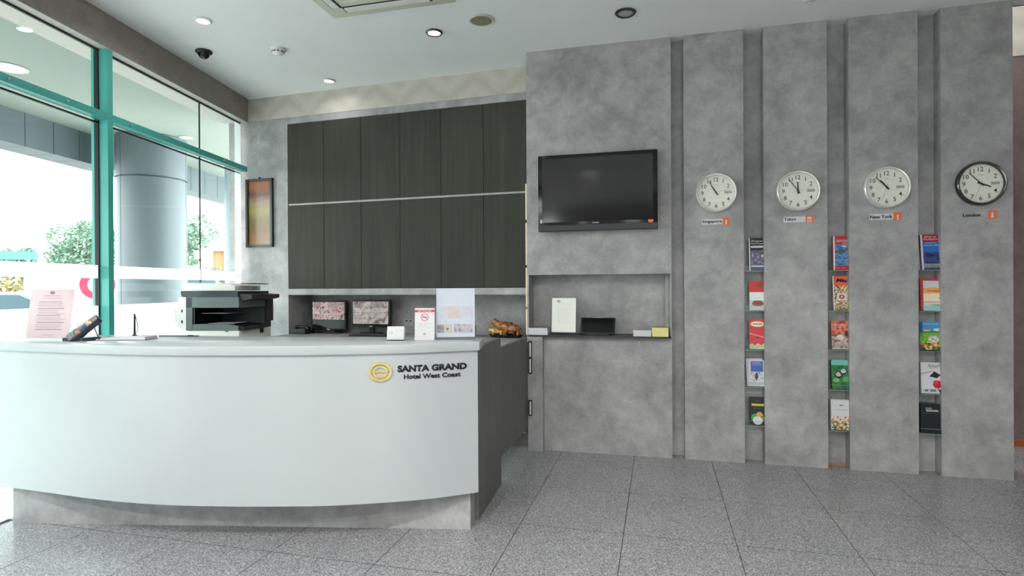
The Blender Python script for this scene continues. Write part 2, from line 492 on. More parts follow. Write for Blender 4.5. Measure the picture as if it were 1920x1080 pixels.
bc = thing('back_counter', 'grey built-in back counter with open niche below the dark wall cabinet', 'counter', PB, YAW_B)
MB().box(NL + .002, NR, -.03, .377, 1.325, 1.388, bev=.002).build('ledge', M_LAM, bc)
WTZ = .915
MB().box(NL + .002, NR, -.30, .377, WTZ - .035, WTZ, bev=.002).build('worktop', M_LAM, bc)
MB().box(NL + .002, NR, -.24, .30, 0.002, WTZ - .036).build('base_cabinet', M_SIDE, bc)
for k in range(6):
    d = MB().box(NL + .01 + k * .44, NL + .44 + k * .44, -.262, -.241, .12, WTZ - .045, bev=.002).build('door', flat('pale_grey_front', sr(176, 182, 178), .5), bc)
    MB().box(NL + .14 + k * .44, NL + .32 + k * .44, -.27, -.262, .80, .815).build('handle', M_DARK, d)

# ------------------------------------------------------------------ reception counter
rc = thing('reception_counter', 'white curved reception counter with gold emblem and black lettering', 'counter')
ZB_, ZS, ZT = .222, 1.037, 1.0875
CV = [(-3.828, 2.590), (-3.453, 2.574), (-3.10, 2.556), (-2.785, 2.561), (-2.512, 2.590), (-2.262, 2.637), (-2.108, 2.671), (-1.776, 2.759), (-1.513, 2.861), (-1.255, 2.987), (-1.008, 3.157)]
def catmull(P, k=6):
    out = []
    for i in range(len(P) - 1):
        p0, p1_, p2, p3 = P[max(i - 1, 0)], P[i], P[i + 1], P[min(i + 2, len(P) - 1)]
        for t in range(k):
            t /= k
            out.append(tuple(.5 * ((2 * p1_[a]) + (-p0[a] + p2[a]) * t + (2 * p0[a] - 5 * p1_[a] + 4 * p2[a] - p3[a]) * t * t + (-p0[a] + 3 * p1_[a] - 3 * p2[a] + p3[a]) * t ** 3) for a in (0, 1)))
    return out + [P[-1]]
FC = catmull(CV)
def offset(C_, d):
    out = []
    for i, p in enumerate(C_):
        a, b = C_[max(i - 1, 0)], C_[min(i + 1, len(C_) - 1)]
        t = Vector((b[0] - a[0], b[1] - a[1])).normalized()
        out.append((p[0] + t.y * d, p[1] - t.x * d))
    return out
inner = offset(FC, -.025)
fp = MB()
t = bmesh.new()
for A, B in zip(range(len(FC) - 1), range(1, len(FC))):
    q = [FC[A], FC[B], inner[B], inner[A]]
    lo = [t.verts.new((p[0], p[1], ZB_)) for p in q]; hi = [t.verts.new((p[0], p[1], ZS)) for p in q]
    t.faces.new(lo[::-1]); t.faces.new(hi)
    t.faces.new((lo[0], lo[1], hi[1], hi[0])); t.faces.new((lo[2], lo[3], hi[3], hi[2]))
    if A == 0: t.faces.new((lo[3], lo[0], hi[0], hi[3]))
    if B == len(FC) - 1: t.faces.new((lo[1], lo[2], hi[2], hi[1]))
bmesh.ops.remove_doubles(t, verts=t.verts[:], dist=1e-5)
bmesh.ops.recalc_face_normals(t, faces=t.faces[:])
fp.add(t); fp.build('front_panel', M_WHITE, rc, smooth=30)
SF = offset(FC, .016)
SF[0] = (-3.830, SF[0][1])
SF[-1] = (-.992, 3.142)
back = [(-1.035, 3.37), (-1.62, 3.325), (-2.01, 3.25), (-2.44, 3.208), (-2.87, 3.168), (-3.4, 3.12), (wx(3.09) - .06, 3.09)]
MB().prism(SF + back, ZS, ZT, bev=.003).build('countertop', M_WHITE, rc, smooth=30)
MB().prism([(-3.755, 2.612), (-1.06, 3.166), (-1.078, 3.304), (-1.5, 3.30), (-3.80, 2.86)], 0, ZB_ - .001).build('plinth', M_LAM, rc)
sd = MB()
prof = [(3.306, 0), (3.942, 0), (3.942, 1.036), (3.20, 1.036), (3.20, ZB_ + .001), (3.306, ZB_ + .001)]
t = bmesh.new()
xs = lambda y: -1.053 - .055 * (y - 3.306)
fa = [t.verts.new((xs(y), y, z)) for y, z in prof]; fb = [t.verts.new((xs(y) - .035, y, z)) for y, z in prof]
t.faces.new(fa); t.faces.new(fb[::-1])
for i in range(6): t.faces.new((fa[i], fb[i], fb[(i + 1) % 6], fa[(i + 1) % 6]))
bmesh.ops.recalc_face_normals(t, faces=t.faces[:])
sd.add(t); sd.build('side_panel', M_SIDE, rc)
MB().prism([(-1.10, 3.39), (-1.10, 3.90), (-3.2, 3.75), (-3.2, 3.12), (-2.44, 3.215), (-1.62, 3.335)], .70, .74).build('inner_desk', M_LAM, rc)
MB().prism([(-1.10, 3.37), (-1.65, 3.335), (-2.44, 3.215), (-3.45, 3.11), (-3.45, 3.09), (-2.44, 3.19), (-1.65, 3.31), (-1.10, 3.345)], .02, ZS - .001).build('inner_back_panel', M_LAM, rc)
# lettering and emblem on the curve
LA, LB = Vector((-1.515, 2.860)), Vector((-1.008, 3.157))
lw = math.atan2(LB.y - LA.y, LB.x - LA.x)
def onfront(x, z):
    """matrix for flat artwork on the curved front at plan x"""
    for a, b in zip(FC, FC[1:]):
        if a[0] <= x <= b[0]:
            k = (x - a[0]) / (b[0] - a[0]); y = a[1] + (b[1] - a[1]) * k
            ang = math.atan2(b[1] - a[1], b[0] - a[0])
            return Matrix.Translation((x, y, z)) @ Matrix.Rotation(ang, 4, 'Z')
def curved_text(body, x0, x1, zc, h, name):
    m = MB()
    b = text_bm(body, w=1, h=h, bold=.03 if h < .03 else .045, ext=.004)
    for v in b.verts:
        x = x0 + (v.co.x + .5) * (x1 - x0)
        v.co = onfront(x, zc) @ Vector((0, -.0008 - v.co.z, v.co.y))
    bmesh.ops.recalc_face_normals(b, faces=b.faces[:])
    m.add(b)
    o = m.build(name, M_INK, rc); o['label'] = body + ' in raised black letters' if name == 'lettering' else 'black raised letters'
    return o
curved_text('SANTA GRAND', -1.392, -1.062, .9520, .036, 'lettering')['label'] = 'raised black letters, upper line of the sign'
curved_text('Hotel West Coast', -1.362, -1.092, .9075, .026, 'lettering')['label'] = 'smaller raised black letters, lower line of the sign'
EM = onfront(-1.476, .938)
def ring(ro, ri, y0, y1, name, par, mat=M_GOLD):
    m = MB(); t = bmesh.new(); n = 48
    V = [[t.verts.new((r_[0] * math.cos(2 * PI * i / n), y, r_[1] * math.sin(2 * PI * i / n))) for i in range(n)] for r_, y in ((ro, y1), (ro, y0), (ri, y0), (ri, y1))]
    for k in range(4):
        for i in range(n): t.faces.new((V[k][i], V[k][(i + 1) % n], V[(k + 1) % 4][(i + 1) % n], V[(k + 1) % 4][i]))
    bmesh.ops.recalc_face_normals(t, faces=t.faces[:])
    m.add(t, EM); return m.build(name, mat, par, smooth=40)
em = ring((.064, .052), (.049, .042), -.010, .001, 'emblem', rc); em['label'] = 'gold oval emblem'
ring((.0390, .0320), (.0300, .0240), -.008, .001, 'inner_ring', em)
MB().box(-.031, .032, -.008, .0005, -.003, .003, EM).build('bar', M_GOLD, em)
MB().box(-.066, -.044, -.011, .0005, -.007, -.004, EM).build('notch', M_WHITE, em)
MB().box(.030, .066, -.011, .0005, .004, .0065, EM).build('notch', M_WHITE, em)

# gate and its post
gt = thing('swing_gate', 'low grey laminate swing gate closing the counter end', 'gate', (-1.09, 4.79, 0))
MB().box(-.034, 0, -.845, -.002, .19, .966, bev=.0015).build('panel', M_SIDE, gt)
gp = thing('gate_post', 'narrow grey post with steel hinges beside the swing gate', 'post', (-1.0, 4.80, 0))
MB().box(-.085, .045, -.004, .053, 0, .973, bev=.0015).build('post', M_LAM, gp)
def hinge(z0, z1):
    h = MB()
    h.cyl(.0095, .0095, z0, z1, 14, Matrix.Translation((-.062, -.015, 0)))
    o = h.build('hinge', M_SILVER, gp, smooth=40)
    MB().box(-.084, -.046, -.0085, -.0042, z0 - .004, z1 + .004).build('leaf', M_DARK, o)
    for z in (z0, z1): MB().cyl(.011, .011, z - .005, z + .005, 12, Matrix.Translation((-.062, -.015, 0))).build('knuckle_cap', M_BLACK, o, smooth=40)
hinge(.80, .93); hinge(.665, .79); hinge(.31, .43)

# ------------------------------------------------------------------ television
tv = thing('television', 'black flat television mounted on the wide grey panel', 'television', (-.494, 4.853, 2.176), rot=(R(0), 0, 0))
W2, H2 = .488, .318
MB().box(-.2, .2, -.03, 0, -.15, .15).build('wall_mount', M_BLACK, tv)
m = MB(); m.box(-W2, W2, -.092, -.03, -H2, H2, bev=.008); b_ = m.build('bezel', M_GLOSS, tv, smooth=30)
m = MB(); m.box(-W2 + .036, W2 - .036, -.0945, -.0925, -H2 + .075, H2 - .032); m.build('screen', flat('dark_screen', sr(22, 24, 25), .1, spec=.7, var=.05), tv)
m = MB(); m.box(-W2 + .004, W2 - .004, -.096, -.092, -H2 + .004, -H2 + .05, bev=.001); m.build('speaker_bar', flat('dark_speaker_bar', sr(44, 46, 52), .4), tv)
text(MB(), 'TOSHIBA', -.006, -.0945, -H2 + .063, w=.058, h=.011, bold=.02).build('logo', M_PAPERW, tv)
text(MB(), 'REGZA', -W2 + .055, -.0945, H2 - .016, w=.04, h=.008).build('model_lettering', M_GREYINK, tv)
m = MB(); m.prism(ellipse(.022, .017, 12, W2 - .055, -H2 + .066), .0922, .0945, FACE); m.build('orange_sticker', M_ORANGE, tv)
m = MB(); m.box(-W2 + .020, -W2 + .034, -.0945, -.092, -H2 + .07, -H2 + .10); m.build('energy_sticker', M_PAPERW, tv)

# ------------------------------------------------------------------ clocks and city plates
def clock(x, z, hr, mn, label, rim):
    t = thing('wall_clock', label, 'clock', (x, YF, z), group='world clocks on the feature wall')
    FM = Matrix.Rotation(R(90), 4, 'X')
    m = MB(); m.lathe([(.150, 0), (.157, .004), (.1575, .020), (.154, .034), (.147, .040), (.140, .038), (.137, .026), (.137, 0)], 64, FM)
    m.build('rim', rim, t, smooth=40)
    m = MB(); m.cyl(.138, .138, 0.001, .014, 64, FM); m.build('dial', M_CLOCK, t, smooth=40)
    for k in range(1, 13):
        if k == 3: continue
        a = 2 * PI * k / 12
        text(MB(), str(k), .104 * math.sin(a), -.0142, .104 * math.cos(a), h=.031, ext=.0003, bold=.004).build('numeral', M_INK, t)
    tk = MB()
    for k in range(60):
        a = 2 * PI * k / 60
        w = .0014 if k % 5 == 0 else .0006
        tk.box(-w, w, -.0146, -.014, .125, .130, Matrix.Rotation(a, 4, 'Y'))
    tk.build('minute_marks', M_GREYINK, t)['kind'] = 'stuff'
    dw = MB().box(.062, .118, -.0146, -.014, -.011, .011).build('date_window', flat('date_window_grey', sr(188, 190, 184), .6), t)
    text(MB(), 'TUE 26', .09, -.0147, 0, w=.046, h=.012).build('date_print', M_GREYINK, dw)
    text(MB(), 'QUARTZ', 0, -.0142, .062, w=.034, h=.006).build('dial_print', M_GREYINK, t)
    def hand(a, L, w, y, name, mat):
        m = MB(); m.prism([(-w, -.022), (w, -.022), (w * .7, L), (-w * .7, L)], -y, -y + .0012, Matrix.Rotation(R(a), 4, 'Y') @ FACE @ Matrix.Scale(-1, 4, (0, 0, 1)))
        m.build(name, mat, t)
    hand(hr, .068, .0055, .019, 'hour_hand', M_INK)
    hand(mn, .108, .0034, .0215, 'minute_hand', M_INK)
    hand(75 if mn > 320 else 200, .11, .0008, .0235, 'second_hand', M_GREYINK)
    m = MB(); m.cyl(.006, .006, .014, .026, 16, FM); m.build('hub', M_INK, t, smooth=40)
    m = MB(); m.cyl(.138, .138, .030, .032, 48, FM); m.build('glass', M_CLOCKGLASS, t)
    return t
clock(.443, 2.135, 328, 329, 'silver rimmed round clock above the Singapore plate', M_SILVER)
clock(1.038, 2.122, 357, 324, 'silver rimmed round clock above the Tokyo plate', M_SILVER)
clock(1.640, 2.121, 322, 316, 'silver rimmed round clock above the New York plate', M_SILVER)
clock(2.236, 2.119, 112, 317, 'dark chrome rimmed round clock above the London lettering', M_DCHROME)

def icon(kind, m, cx, cz):
    y0, y1 = .0016, .0022
    def P(pts): m.prism([(cx + a, cz + b) for a, b in pts], y0, y1, FACE)
    if kind == 'statue': P([(-.009, -.024), (.009, -.024), (.006, -.012), (.007, .004), (.002, .014), (-.005, .012), (-.008, .002), (-.005, -.012)])
    if kind == 'gate':
        for x in (-.016, -.008, 0, .008, .016): P([(x - .0025, -.022), (x + .0025, -.022), (x + .0025, -.006), (x - .0025, -.006)])
        P([(-.02, -.024), (.02, -.024), (.02, -.019), (-.02, -.019)]); P([(-.018, .0), (.018, .0), (.012, .012), (.02, .016), (-.02, .016), (-.012, .012)])
    if kind == 'torch': P([(-.006, -.026), (.008, -.026), (.006, -.004), (.009, .006), (.004, .006), (.001, .018), (-.002, .006), (-.006, .004), (-.002, -.006)])
    if kind == 'tower': P([(-.013, -.022), (.017, -.022), (.008, -.016), (.006, .008), (.0, .022), (-.006, .008), (-.008, -.016)])
def plate(x0, x1, zc, body, kind, label, white=True, tw=.75):
    t = thing('city_plate', label, 'sign', ((x0 + x1) / 2, YF, zc), group='city name plates under the clocks')
    w = (x1 - x0) / 2
    SQ = .029
    if white: MB().box(-w, w - .052, -.0016, 0, -.022, .022).build('backing', M_PAPERW, t)
    L = 2 * w - .058
    text(MB(), body, -w + .004 + L * tw / 2, -.0016, 0, w=L * tw, h=.028 if body != 'London' else .024, bold=.025).build('city_name', M_INK, t)
    q = MB().box(w - .054, w, -.0016, 0, -.029, .029, bev=.0006).build('emblem', M_ORANGE, t)
    m = MB(); icon(kind, m, w - .027, 0); m.build('white_emblem_figure', M_PAPERW, q)
plate(.335, .545, 1.907, 'Singapore', 'statue', 'white Singapore name plate with orange square below its clock', tw=.97)
plate(.936, 1.146, 1.905, 'Tokyo', 'gate', 'white Tokyo name plate with orange square below its clock', tw=.56)
plate(1.529, 1.742, 1.905, 'New York', 'torch', 'white New York name plate with orange square below its clock', tw=.96)
plate(2.127, 2.340, 1.897, 'London', 'tower', 'London lettering without white backing and orange square below its clock', white=False, tw=.7)

# ------------------------------------------------------------------ brochures
def artmat(name, cols, scale=14, rough=.35, kind='noise', stretch=(1, 1, 1)):
    """printed picture: a procedural blotch pattern in the print's colours"""
    m, n, l, p = newmat(name)
    tc = n.new('ShaderNodeTexCoord'); mp = n.new('ShaderNodeMapping'); mp.inputs['Scale'].default_value = stretch
    mp.inputs['Location'].default_value = (random.random() * 9, 0, random.random() * 9)
    l.new(tc.outputs['Object'], mp.inputs[0])
    if kind == 'cells':
        t = n.new('ShaderNodeTexVoronoi'); t.inputs['Scale'].default_value = scale; l.new(mp.outputs[0], t.inputs['Vector'])
        s = n.new('ShaderNodeSeparateColor'); l.new(t.outputs['Color'], s.inputs[0]); f = s.outputs[0]
        lo, hi = 0, 1
    else:
        f = noise(n, l, mp.outputs[0], scale, 4, .6, .6).outputs['Fac']; lo, hi = .32, .7
    k = len(cols) - 1
    r = ramp(n, [(lo + (hi - lo) * i / k, c_) for i, c_ in enumerate(cols)])
    if kind == 'cells': r.color_ramp.interpolation = 'CONSTANT'
    l.new(f, r.inputs[0]); l.new(r.outputs[0], p.inputs['Base Color'])
    p.inputs['Roughness'].default_value = rough
    return m
def paint(col, name=None): return flat('print_%02x%02x%02x' % col, sr(*col), .35, var=.04)

def holder(x0, x1, zb, label):
    t = thing('brochure_holder', label, 'holder', ((x0 + x1) / 2, YB, zb), group='clear brochure holders in the wall slots')
    w = (x1 - x0) / 2 - .002
    MB().box(-w, w, -.118, -.001, -.005, 0).build('base_plate', M_CLEAR, t)
    MB().box(-w, w, -.121, -.118, -.005, .035).build('front_lip', M_CLEAR, t)
    MB().box(-w, w, -.003, -.0005, 0, .2).build('back_plate', M_CLEAR, t)
    e = MB(); e.box(-w, w, -.1215, -.1175, -.006, -.003); e.box(-w, w, -.1215, -.1178, .034, .036)
    e.build('polished_edge', flat('acrylic_edge', sr(150, 160, 158), .3), t)
def brochure(xc, zb, w, h, th, label, draw, pages=M_PAPERW, cover=M_PAPERW, lean=8, y=4.872, rotz=0, name='brochure', cat='brochure', group='tourist brochures in the wall slots', roll_=0):
    t = thing(name, label, cat, (xc, y, zb + .001), rot=(R(-lean), R(roll_), R(rotz)), group=group)
    MB().box(-w / 2 + .0015, w / 2 - .0015, .001, th, .0005, h - .0015).build('pages', pages, t)
    m = MB(); m.box(-w / 2, w / 2, -.0005, .001, 0, h); m.box(-w / 2, -w / 2 + .001, 0, th, 0, h); m.box(-w / 2, w / 2, th, th + .001, 0, h)
    m.build('cover', cover, t)
    def rect(x0, x1, z0, z1, mat, name='print', lvl=1):
        MB().box(-w / 2 + x0 * w, -w / 2 + x1 * w, -.0005 - .0003 * lvl, -.0004, z0 * h, z1 * h).build(name, mat, t)
    def word(s, cx, cz, ww, hh, mat, bold=.02, lvl=3, shear=0):
        text(MB(), s, -w / 2 + cx * w, -.0005 - .0003 * lvl, cz * h, w=ww * w, h=hh * h, bold=bold, ext=.0002, shear=shear).build('title', mat, t)
    def blob(cx, cz, rx_, rz_, mat, lvl=2, n=16, name='print'):
        m = MB(); m.prism(ellipse(rx_ * w, rz_ * h, n, -w / 2 + cx * w, cz * h), .0004, .0005 + .0003 * lvl, FACE); m.build(name, mat, t)
    def poly(pts, mat, lvl=2, name='print'):
        m = MB(); m.prism([(-w / 2 + a * w, b * h) for a, b in pts], .0004, .0005 + .0003 * lvl, FACE); m.build(name, mat, t)
    draw(rect, word, blob, poly)
    return t
WT, BK = M_PAPERW, M_INK
def spare(xc, zb, w, h, th, label, mat, dx=-.006, y=4.885, roll_=0, cover=None):
    brochure(xc + dx, zb, w, h, th, label, lambda *a: None, cover=cover or mat, pages=mat, lean=8, y=y, roll_=roll_)

# first slot (black, red-white, red, white, black)
def d(rect, word, blob, poly):
    rect(0, 1, 0, .1, paint((70, 62, 110))); rect(0, .08, 0, 1, WT, lvl=2)
    rect(.1, .96, .12, .62, artmat('night_street', [sr(40, 44, 44), sr(80, 86, 80), sr(110, 90, 150), sr(200, 200, 190)], 45))
    word("Shopper's", .54, .9, .8, .075, WT, shear=.15); word('Navigator', .54, .82, .8, .055, WT)
    rect(.12, .95, .70, .76, WT); rect(.12, .95, .11, .155, WT, lvl=2)
    blob(.84, .45, .14, .045, paint((206, 210, 186)))
brochure(.754, 1.513, .128, .262, .02, 'black shopping guide with white title, topmost in the slot under the Singapore clock', d, cover=M_INK)
def d(rect, word, blob, poly):
    rect(0, 1, .62, 1, paint((208, 34, 34))); blob(.6, .82, .22, .07, paint((120, 84, 40))); blob(.7, .88, .08, .07, paint((150, 60, 30)))
    rect(0, 1, .34, .6, paint((232, 238, 236))); word('OLD TOWN', .5, .42, .3, .02, M_GREYINK, 0)
    blob(.5, .22, .36, .085, artmat('roof_brown', [sr(90, 50, 40), sr(150, 80, 60), sr(120, 96, 60)], 60)); blob(.5, .28, .3, .05, paint((140, 56, 44)), 3)
brochure(.753, 1.203, .122, .232, .008, 'red and white leaflet with a brown pavilion, second in the Singapore slot', d)
def d(rect, word, blob, poly):
    poly([(0, .0), (1, 0), (1, .12), (.85, .2), (.7, .13), (.5, .2), (.3, .12), (.15, .19), (0, .14)], paint((206, 214, 150)), 2)
    rect(0, 1, 0, .08, artmat('market_green', [sr(120, 150, 90), sr(210, 220, 190), sr(160, 90, 70)], 60), lvl=3)
    blob(.5, .85, .43, .1, paint((236, 206, 120)), 2, 24); blob(.5, .85, .38, .08, paint((250, 246, 226)), 3, 24)
    word('WALKS', .5, .85, .6, .07, paint((50, 30, 24)), lvl=5)
    poly([(.0, .5), (1, .36), (1, .4), (.0, .56)], paint((236, 120, 120)), 2); blob(.5, .39, .09, .035, paint((120, 20, 40)), 3)
brochure(.752, .897, .122, .232, .008, 'red brochure with an oval yellow title badge, third in the Singapore slot', d, cover=paint((212, 40, 54)))
def d(rect, word, blob, poly):
    rect(.16, .9, .55, .94, paint((44, 84, 168))); word('LIVING', .5, .88, .5, .05, WT, 0); word('SINGAPORE', .53, .81, .6, .035, WT, 0)
    rect(.16, .9, .2, .55, artmat('mono_city', [sr(40, 42, 48), sr(150, 154, 158), sr(225, 228, 230), sr(90, 92, 98)], 50))
    blob(.5, .38, .1, .14, paint((40, 44, 50)), 3)
brochure(.742, .604, .122, .208, .012, 'white brochure with a blue sky photo, fourth in the Singapore slot', d)
spare(.735, .604, .122, .216, .006, 'white spare copy tilted behind the blue sky brochure', M_PAPERW, 0, 4.886, -2)
def d(rect, word, blob, poly):
    rect(.14, .98, .67, .75, paint((196, 190, 40))); word('SERVICE', .5, .85, .3, .03, M_GREYINK, 0); word('DELIVERY', .5, .59, .5, .03, M_GREYINK, 0)
    blob(.3, .25, .2, .14, paint((70, 150, 70)), 2); blob(.62, .33, .22, .13, paint((214, 160, 50)), 2); blob(.5, .15, .3, .15, paint((220, 224, 222)), 3, 24)
    blob(.78, .22, .14, .1, paint((90, 140, 60)), 2)
brochure(.748, .303, .118, .216, .012, 'black menu card with yellow stripe and a plate, lowest in the Singapore slot', d, cover=M_INK)
# second slot
def d(rect, word, blob, poly):
    rect(0, .1, 0, 1, paint((222, 214, 214)), lvl=3)
    rect(0, 1, .14, .76, artmat('blue_seascape', [sr(20, 50, 100), sr(40, 96, 170), sr(110, 150, 190), sr(40, 70, 60)], 30, stretch=(1, 1, 1.6)))
    word('SENTOSA', .55, .86, .75, .075, WT, shear=.2); word('Guide', .72, .79, .4, .035, WT, 0)
    word('fun city', .4, .06, .5, .03, WT, 0); blob(.45, .55, .2, .08, paint((60, 84, 70))); blob(.6, .7, .14, .02, WT, 3)
brochure(1.352, 1.511, .126, .262, .024, 'red guide with a blue seascape, topmost in the slot under the Tokyo clock', d, cover=paint((198, 28, 40)), roll_=1.5)
def d(rect, word, blob, poly):
    rect(0, 1, .72, 1, paint((226, 96, 50)))
    rect(0, 1, 0, .72, artmat('people_mosaic', [sr(60, 50, 44), sr(200, 170, 130), sr(236, 226, 210), sr(150, 90, 50), sr(190, 170, 60), sr(120, 60, 60)], 130, kind='cells'))
    word('Map', .55, .86, .72, .13, paint((24, 40, 90)), .04, shear=.25)
    rect(.2, .74, .28, .5, WT, lvl=2); blob(.47, .39, .16, .065, paint((206, 40, 70)), 3, 24); blob(.47, .39, .06, .025, WT, 4)
    rect(0, .06, 0, 1, paint((226, 226, 226)), lvl=2)
brochure(1.353, 1.206, .124, .262, .016, 'brochure titled Map over a crowd mosaic, second in the Tokyo slot', d)
def d(rect, word, blob, poly):
    rect(0, 1, .45, 1, artmat('lantern_red', [sr(120, 30, 26), sr(200, 60, 44), sr(220, 150, 120), sr(190, 50, 40)], 30))
    rect(0, 1, .0, .5, artmat('street_food', [sr(60, 46, 40), sr(170, 110, 90), sr(200, 190, 180), sr(90, 110, 80)], 45))
    word('Chinatown', .45, .86, .7, .06, paint((236, 214, 190)), 0); word('Singapore', .5, .78, .6, .045, paint((236, 214, 190)), 0)
    rect(0, 1, 0, .03, WT, lvl=2); blob(.5, .42, .2, .1, paint((220, 206, 196)), 2); blob(.84, .56, .1, .1, paint((90, 40, 40)), 2)
brochure(1.339, .910, .124, .216, .01, 'red heritage leaflet with street food pictures, third in the Tokyo slot', d, cover=paint((150, 40, 36)))
def d(rect, word, blob, poly):
    rect(.0, 1, 0, .86, artmat('bamboo_green', [sr(16, 60, 36), sr(24, 96, 58), sr(60, 130, 60), sr(20, 70, 46)], 26))
    poly([(.0, .82), (1, .82), (1, .94), (.9, 1), (.1, 1), (0, .96)], paint((110, 190, 180)), 2)
    for cx, cz, s in ((.38, .5, 1), (.66, .62, 1.05)):
        blob(cx, cz - .07, .13 * s, .07, M_INK, 2); blob(cx, cz, .13 * s, .07 * s, WT, 3, 20)
        for a in (-1, 1):
            blob(cx + a * .1 * s, cz + .06, .035, .02, M_INK, 4, 10); blob(cx + a * .045, cz + .008, .025, .016, M_INK, 4, 10)
        blob(cx, cz - .03, .02, .01, M_INK, 4, 8)
    blob(.25, .3, .18, .07, paint((120, 180, 90)), 2); blob(.78, .34, .2, .09, paint((80, 160, 80)), 2)
brochure(1.340, .606, .126, .220, .03, 'thick green booklet with two panda faces, fourth in the Tokyo slot', d, cover=paint((24, 84, 56)), pages=paint((120, 150, 140)))
def d(rect, word, blob, poly):
    word('who', .52, .82, .22, .05, M_INK); rect(.2, .9, .665, .672, M_GREYINK)
    rect(.0, 1, 0, .3, artmat('flower_border', [sr(226, 228, 210), sr(200, 110, 70), sr(110, 150, 90), sr(230, 170, 90), sr(60, 90, 60), sr(236, 236, 226)], 80, kind='cells'))
    for k in range(14):
        blob(.08 + .065 * k, .3 + .12 * math.sin(k * 2.1) * .8 + .04, .05, .035, paint([(214, 96, 80), (236, 170, 80), (90, 140, 80), (236, 200, 120)][k % 4]), 2, 8)
brochure(1.336, .297, .136, .226, .05, 'thick white booklet with a flower border, lowest in the Tokyo slot', d, pages=paint((206, 220, 170)), y=4.862, lean=4)
# third slot
def d(rect, word, blob, poly):
    rect(0, .1, 0, 1, paint((214, 208, 214)), lvl=3)
    rect(0, 1, .8, 1, paint((176, 26, 36))); rect(0, 1, .5, .8, paint((40, 104, 190)))
    rect(0, 1, .0, .5, artmat('blue_dusk', [sr(24, 30, 60), sr(44, 56, 120), sr(60, 74, 140), sr(20, 26, 40)], 20, stretch=(1, 1, 2)))
    rect(.1, .98, .05, .17, artmat('city_lights', [sr(30, 34, 50), sr(180, 180, 170), sr(40, 60, 60)], 90))
    word('iMap of', .5, .93, .6, .065, WT); word('Singapore', .54, .865, .78, .07, WT)
    word('Singapore', .5, .755, .55, .04, WT); word('Guide Map', .56, .69, .82, .055, WT); blob(.45, .4, .22, .05, paint((24, 30, 56)))
brochure(1.946, 1.507, .132, .262, .026, 'blue and red Singapore guide map, topmost in the slot under the New York clock', d, cover=paint((40, 60, 120)))
spare(1.935, 1.507, .130, .262, .010, 'pale edged spare copy behind the blue guide map', paint((206, 190, 196)), -.002, 4.905, -1)
def d(rect, word, blob, poly):
    poly([(0, .3), (1, .3), (1, .68), (.5, .76), (0, .7)], paint((238, 222, 190)), 1); poly([(0, .56), (1, .6), (1, .76), (.6, .79), (0, .74)], paint((236, 168, 96)), 2)
    word('FINNESS', .55, .66, .66, .055, paint((206, 70, 50)), .02); word('travel', .6, .92, .5, .03, paint((200, 90, 90)), 0)
    poly([(0, .26), (1, .3), (1, .32), (0, .3)], paint((236, 150, 70)), 2); poly([(.1, .2), (.9, .17), (.8, .22), (.3, .2)], paint((110, 170, 90)), 2)
    rect(0, 1, 0, .16, paint((170, 214, 208))); blob(.88, .44, .08, .02, paint((60, 130, 200)), 3)
brochure(1.948, 1.205, .122, .222, .008, 'cream leaflet with an orange wave, second in the New York slot', d, y=4.866, roll_=2)
spare(1.937, 1.205, .124, .240, .012, 'red topped spare leaflet behind the orange wave leaflet', paint((196, 60, 60)), 0, 4.878, 1)
def d(rect, word, blob, poly):
    rect(0, 1, .62, 1, paint((60, 150, 206))); rect(0, 1, .3, .66, paint((110, 176, 60)))
    rect(0, 1, 0, .3, artmat('zoo_animals', [sr(90, 60, 40), sr(190, 120, 70), sr(240, 200, 90), sr(60, 120, 50), sr(220, 220, 210)], 60, kind='cells'))
    word('RIVER & ZOO', .55, .92, .7, .045, WT); blob(.38, .74, .09, .055, paint((190, 110, 60)), 2); blob(.36, .7, .16, .03, WT, 2); blob(.85, .72, .2, .05, WT, 2)
    blob(.65, .4, .26, .12, artmat('stripes', [sr(30, 30, 30), sr(230, 230, 220), sr(40, 40, 38)], 60), 3); rect(0, .16, 0, 1, paint((70, 130, 130)), lvl=1)
    rect(0, 1, 0, .03, paint((20, 60, 56)), lvl=3)
brochure(1.937, .911, .138, .214, .014, 'wildlife park leaflet with green meadow and blue sky, third in the New York slot', d)
def d(rect, word, blob, poly):
    word('Xclusif', .62, .9, .6, .09, M_INK, 0, shear=.3); word('BEAUTY', .6, .82, .4, .03, M_GREYINK, 0)
    poly([(.4, .55), (.65, .72), (.95, .6), (.75, .5)], M_INK, 2); blob(.78, .3, .22, .13, paint((190, 30, 50)), 2, 12); blob(.7, .36, .12, .07, paint((210, 60, 76)), 3, 10)
    poly([(.78, .18), (1, .1), (1, .0), (.9, .0)], paint((120, 20, 40)), 2); word('ii iii', .42, .1, .5, .07, M_INK)
    poly([(0, .66), (.6, .74), (.6, .71), (0, .6)], paint((170, 166, 164)), 1)
brochure(1.938, .597, .134, .226, .03, 'white magazine with red rose and black umbrella, fourth in the New York slot', d, pages=paint((60, 56, 58)), y=4.866, lean=4)
def d(rect, word, blob, poly):
    word('MODERN', .42, .84, .3, .04, WT, 0); word('SHOPPING GUIDE', .58, .79, .62, .03, WT, 0); rect(.3, .92, .735, .765, paint((206, 210, 210)))
    rect(0, 1, .665, .675, paint((66, 74, 78)))
brochure(1.928, .306, .126, .216, .06, 'thick black book with white title lines, lowest in the New York slot', d, cover=paint((22, 28, 30)), pages=paint((120, 124, 124)), y=4.862, lean=3, name='book', cat='book')
SL = [('Singapore', .652, .795, (1.513, 1.203, .897, .604, .303)), ('Tokyo', 1.247, 1.391, (1.511, 1.206, .910, .606, .297)), ('New York', 1.852, 1.993, (1.507, 1.205, .911, .597, .306))]
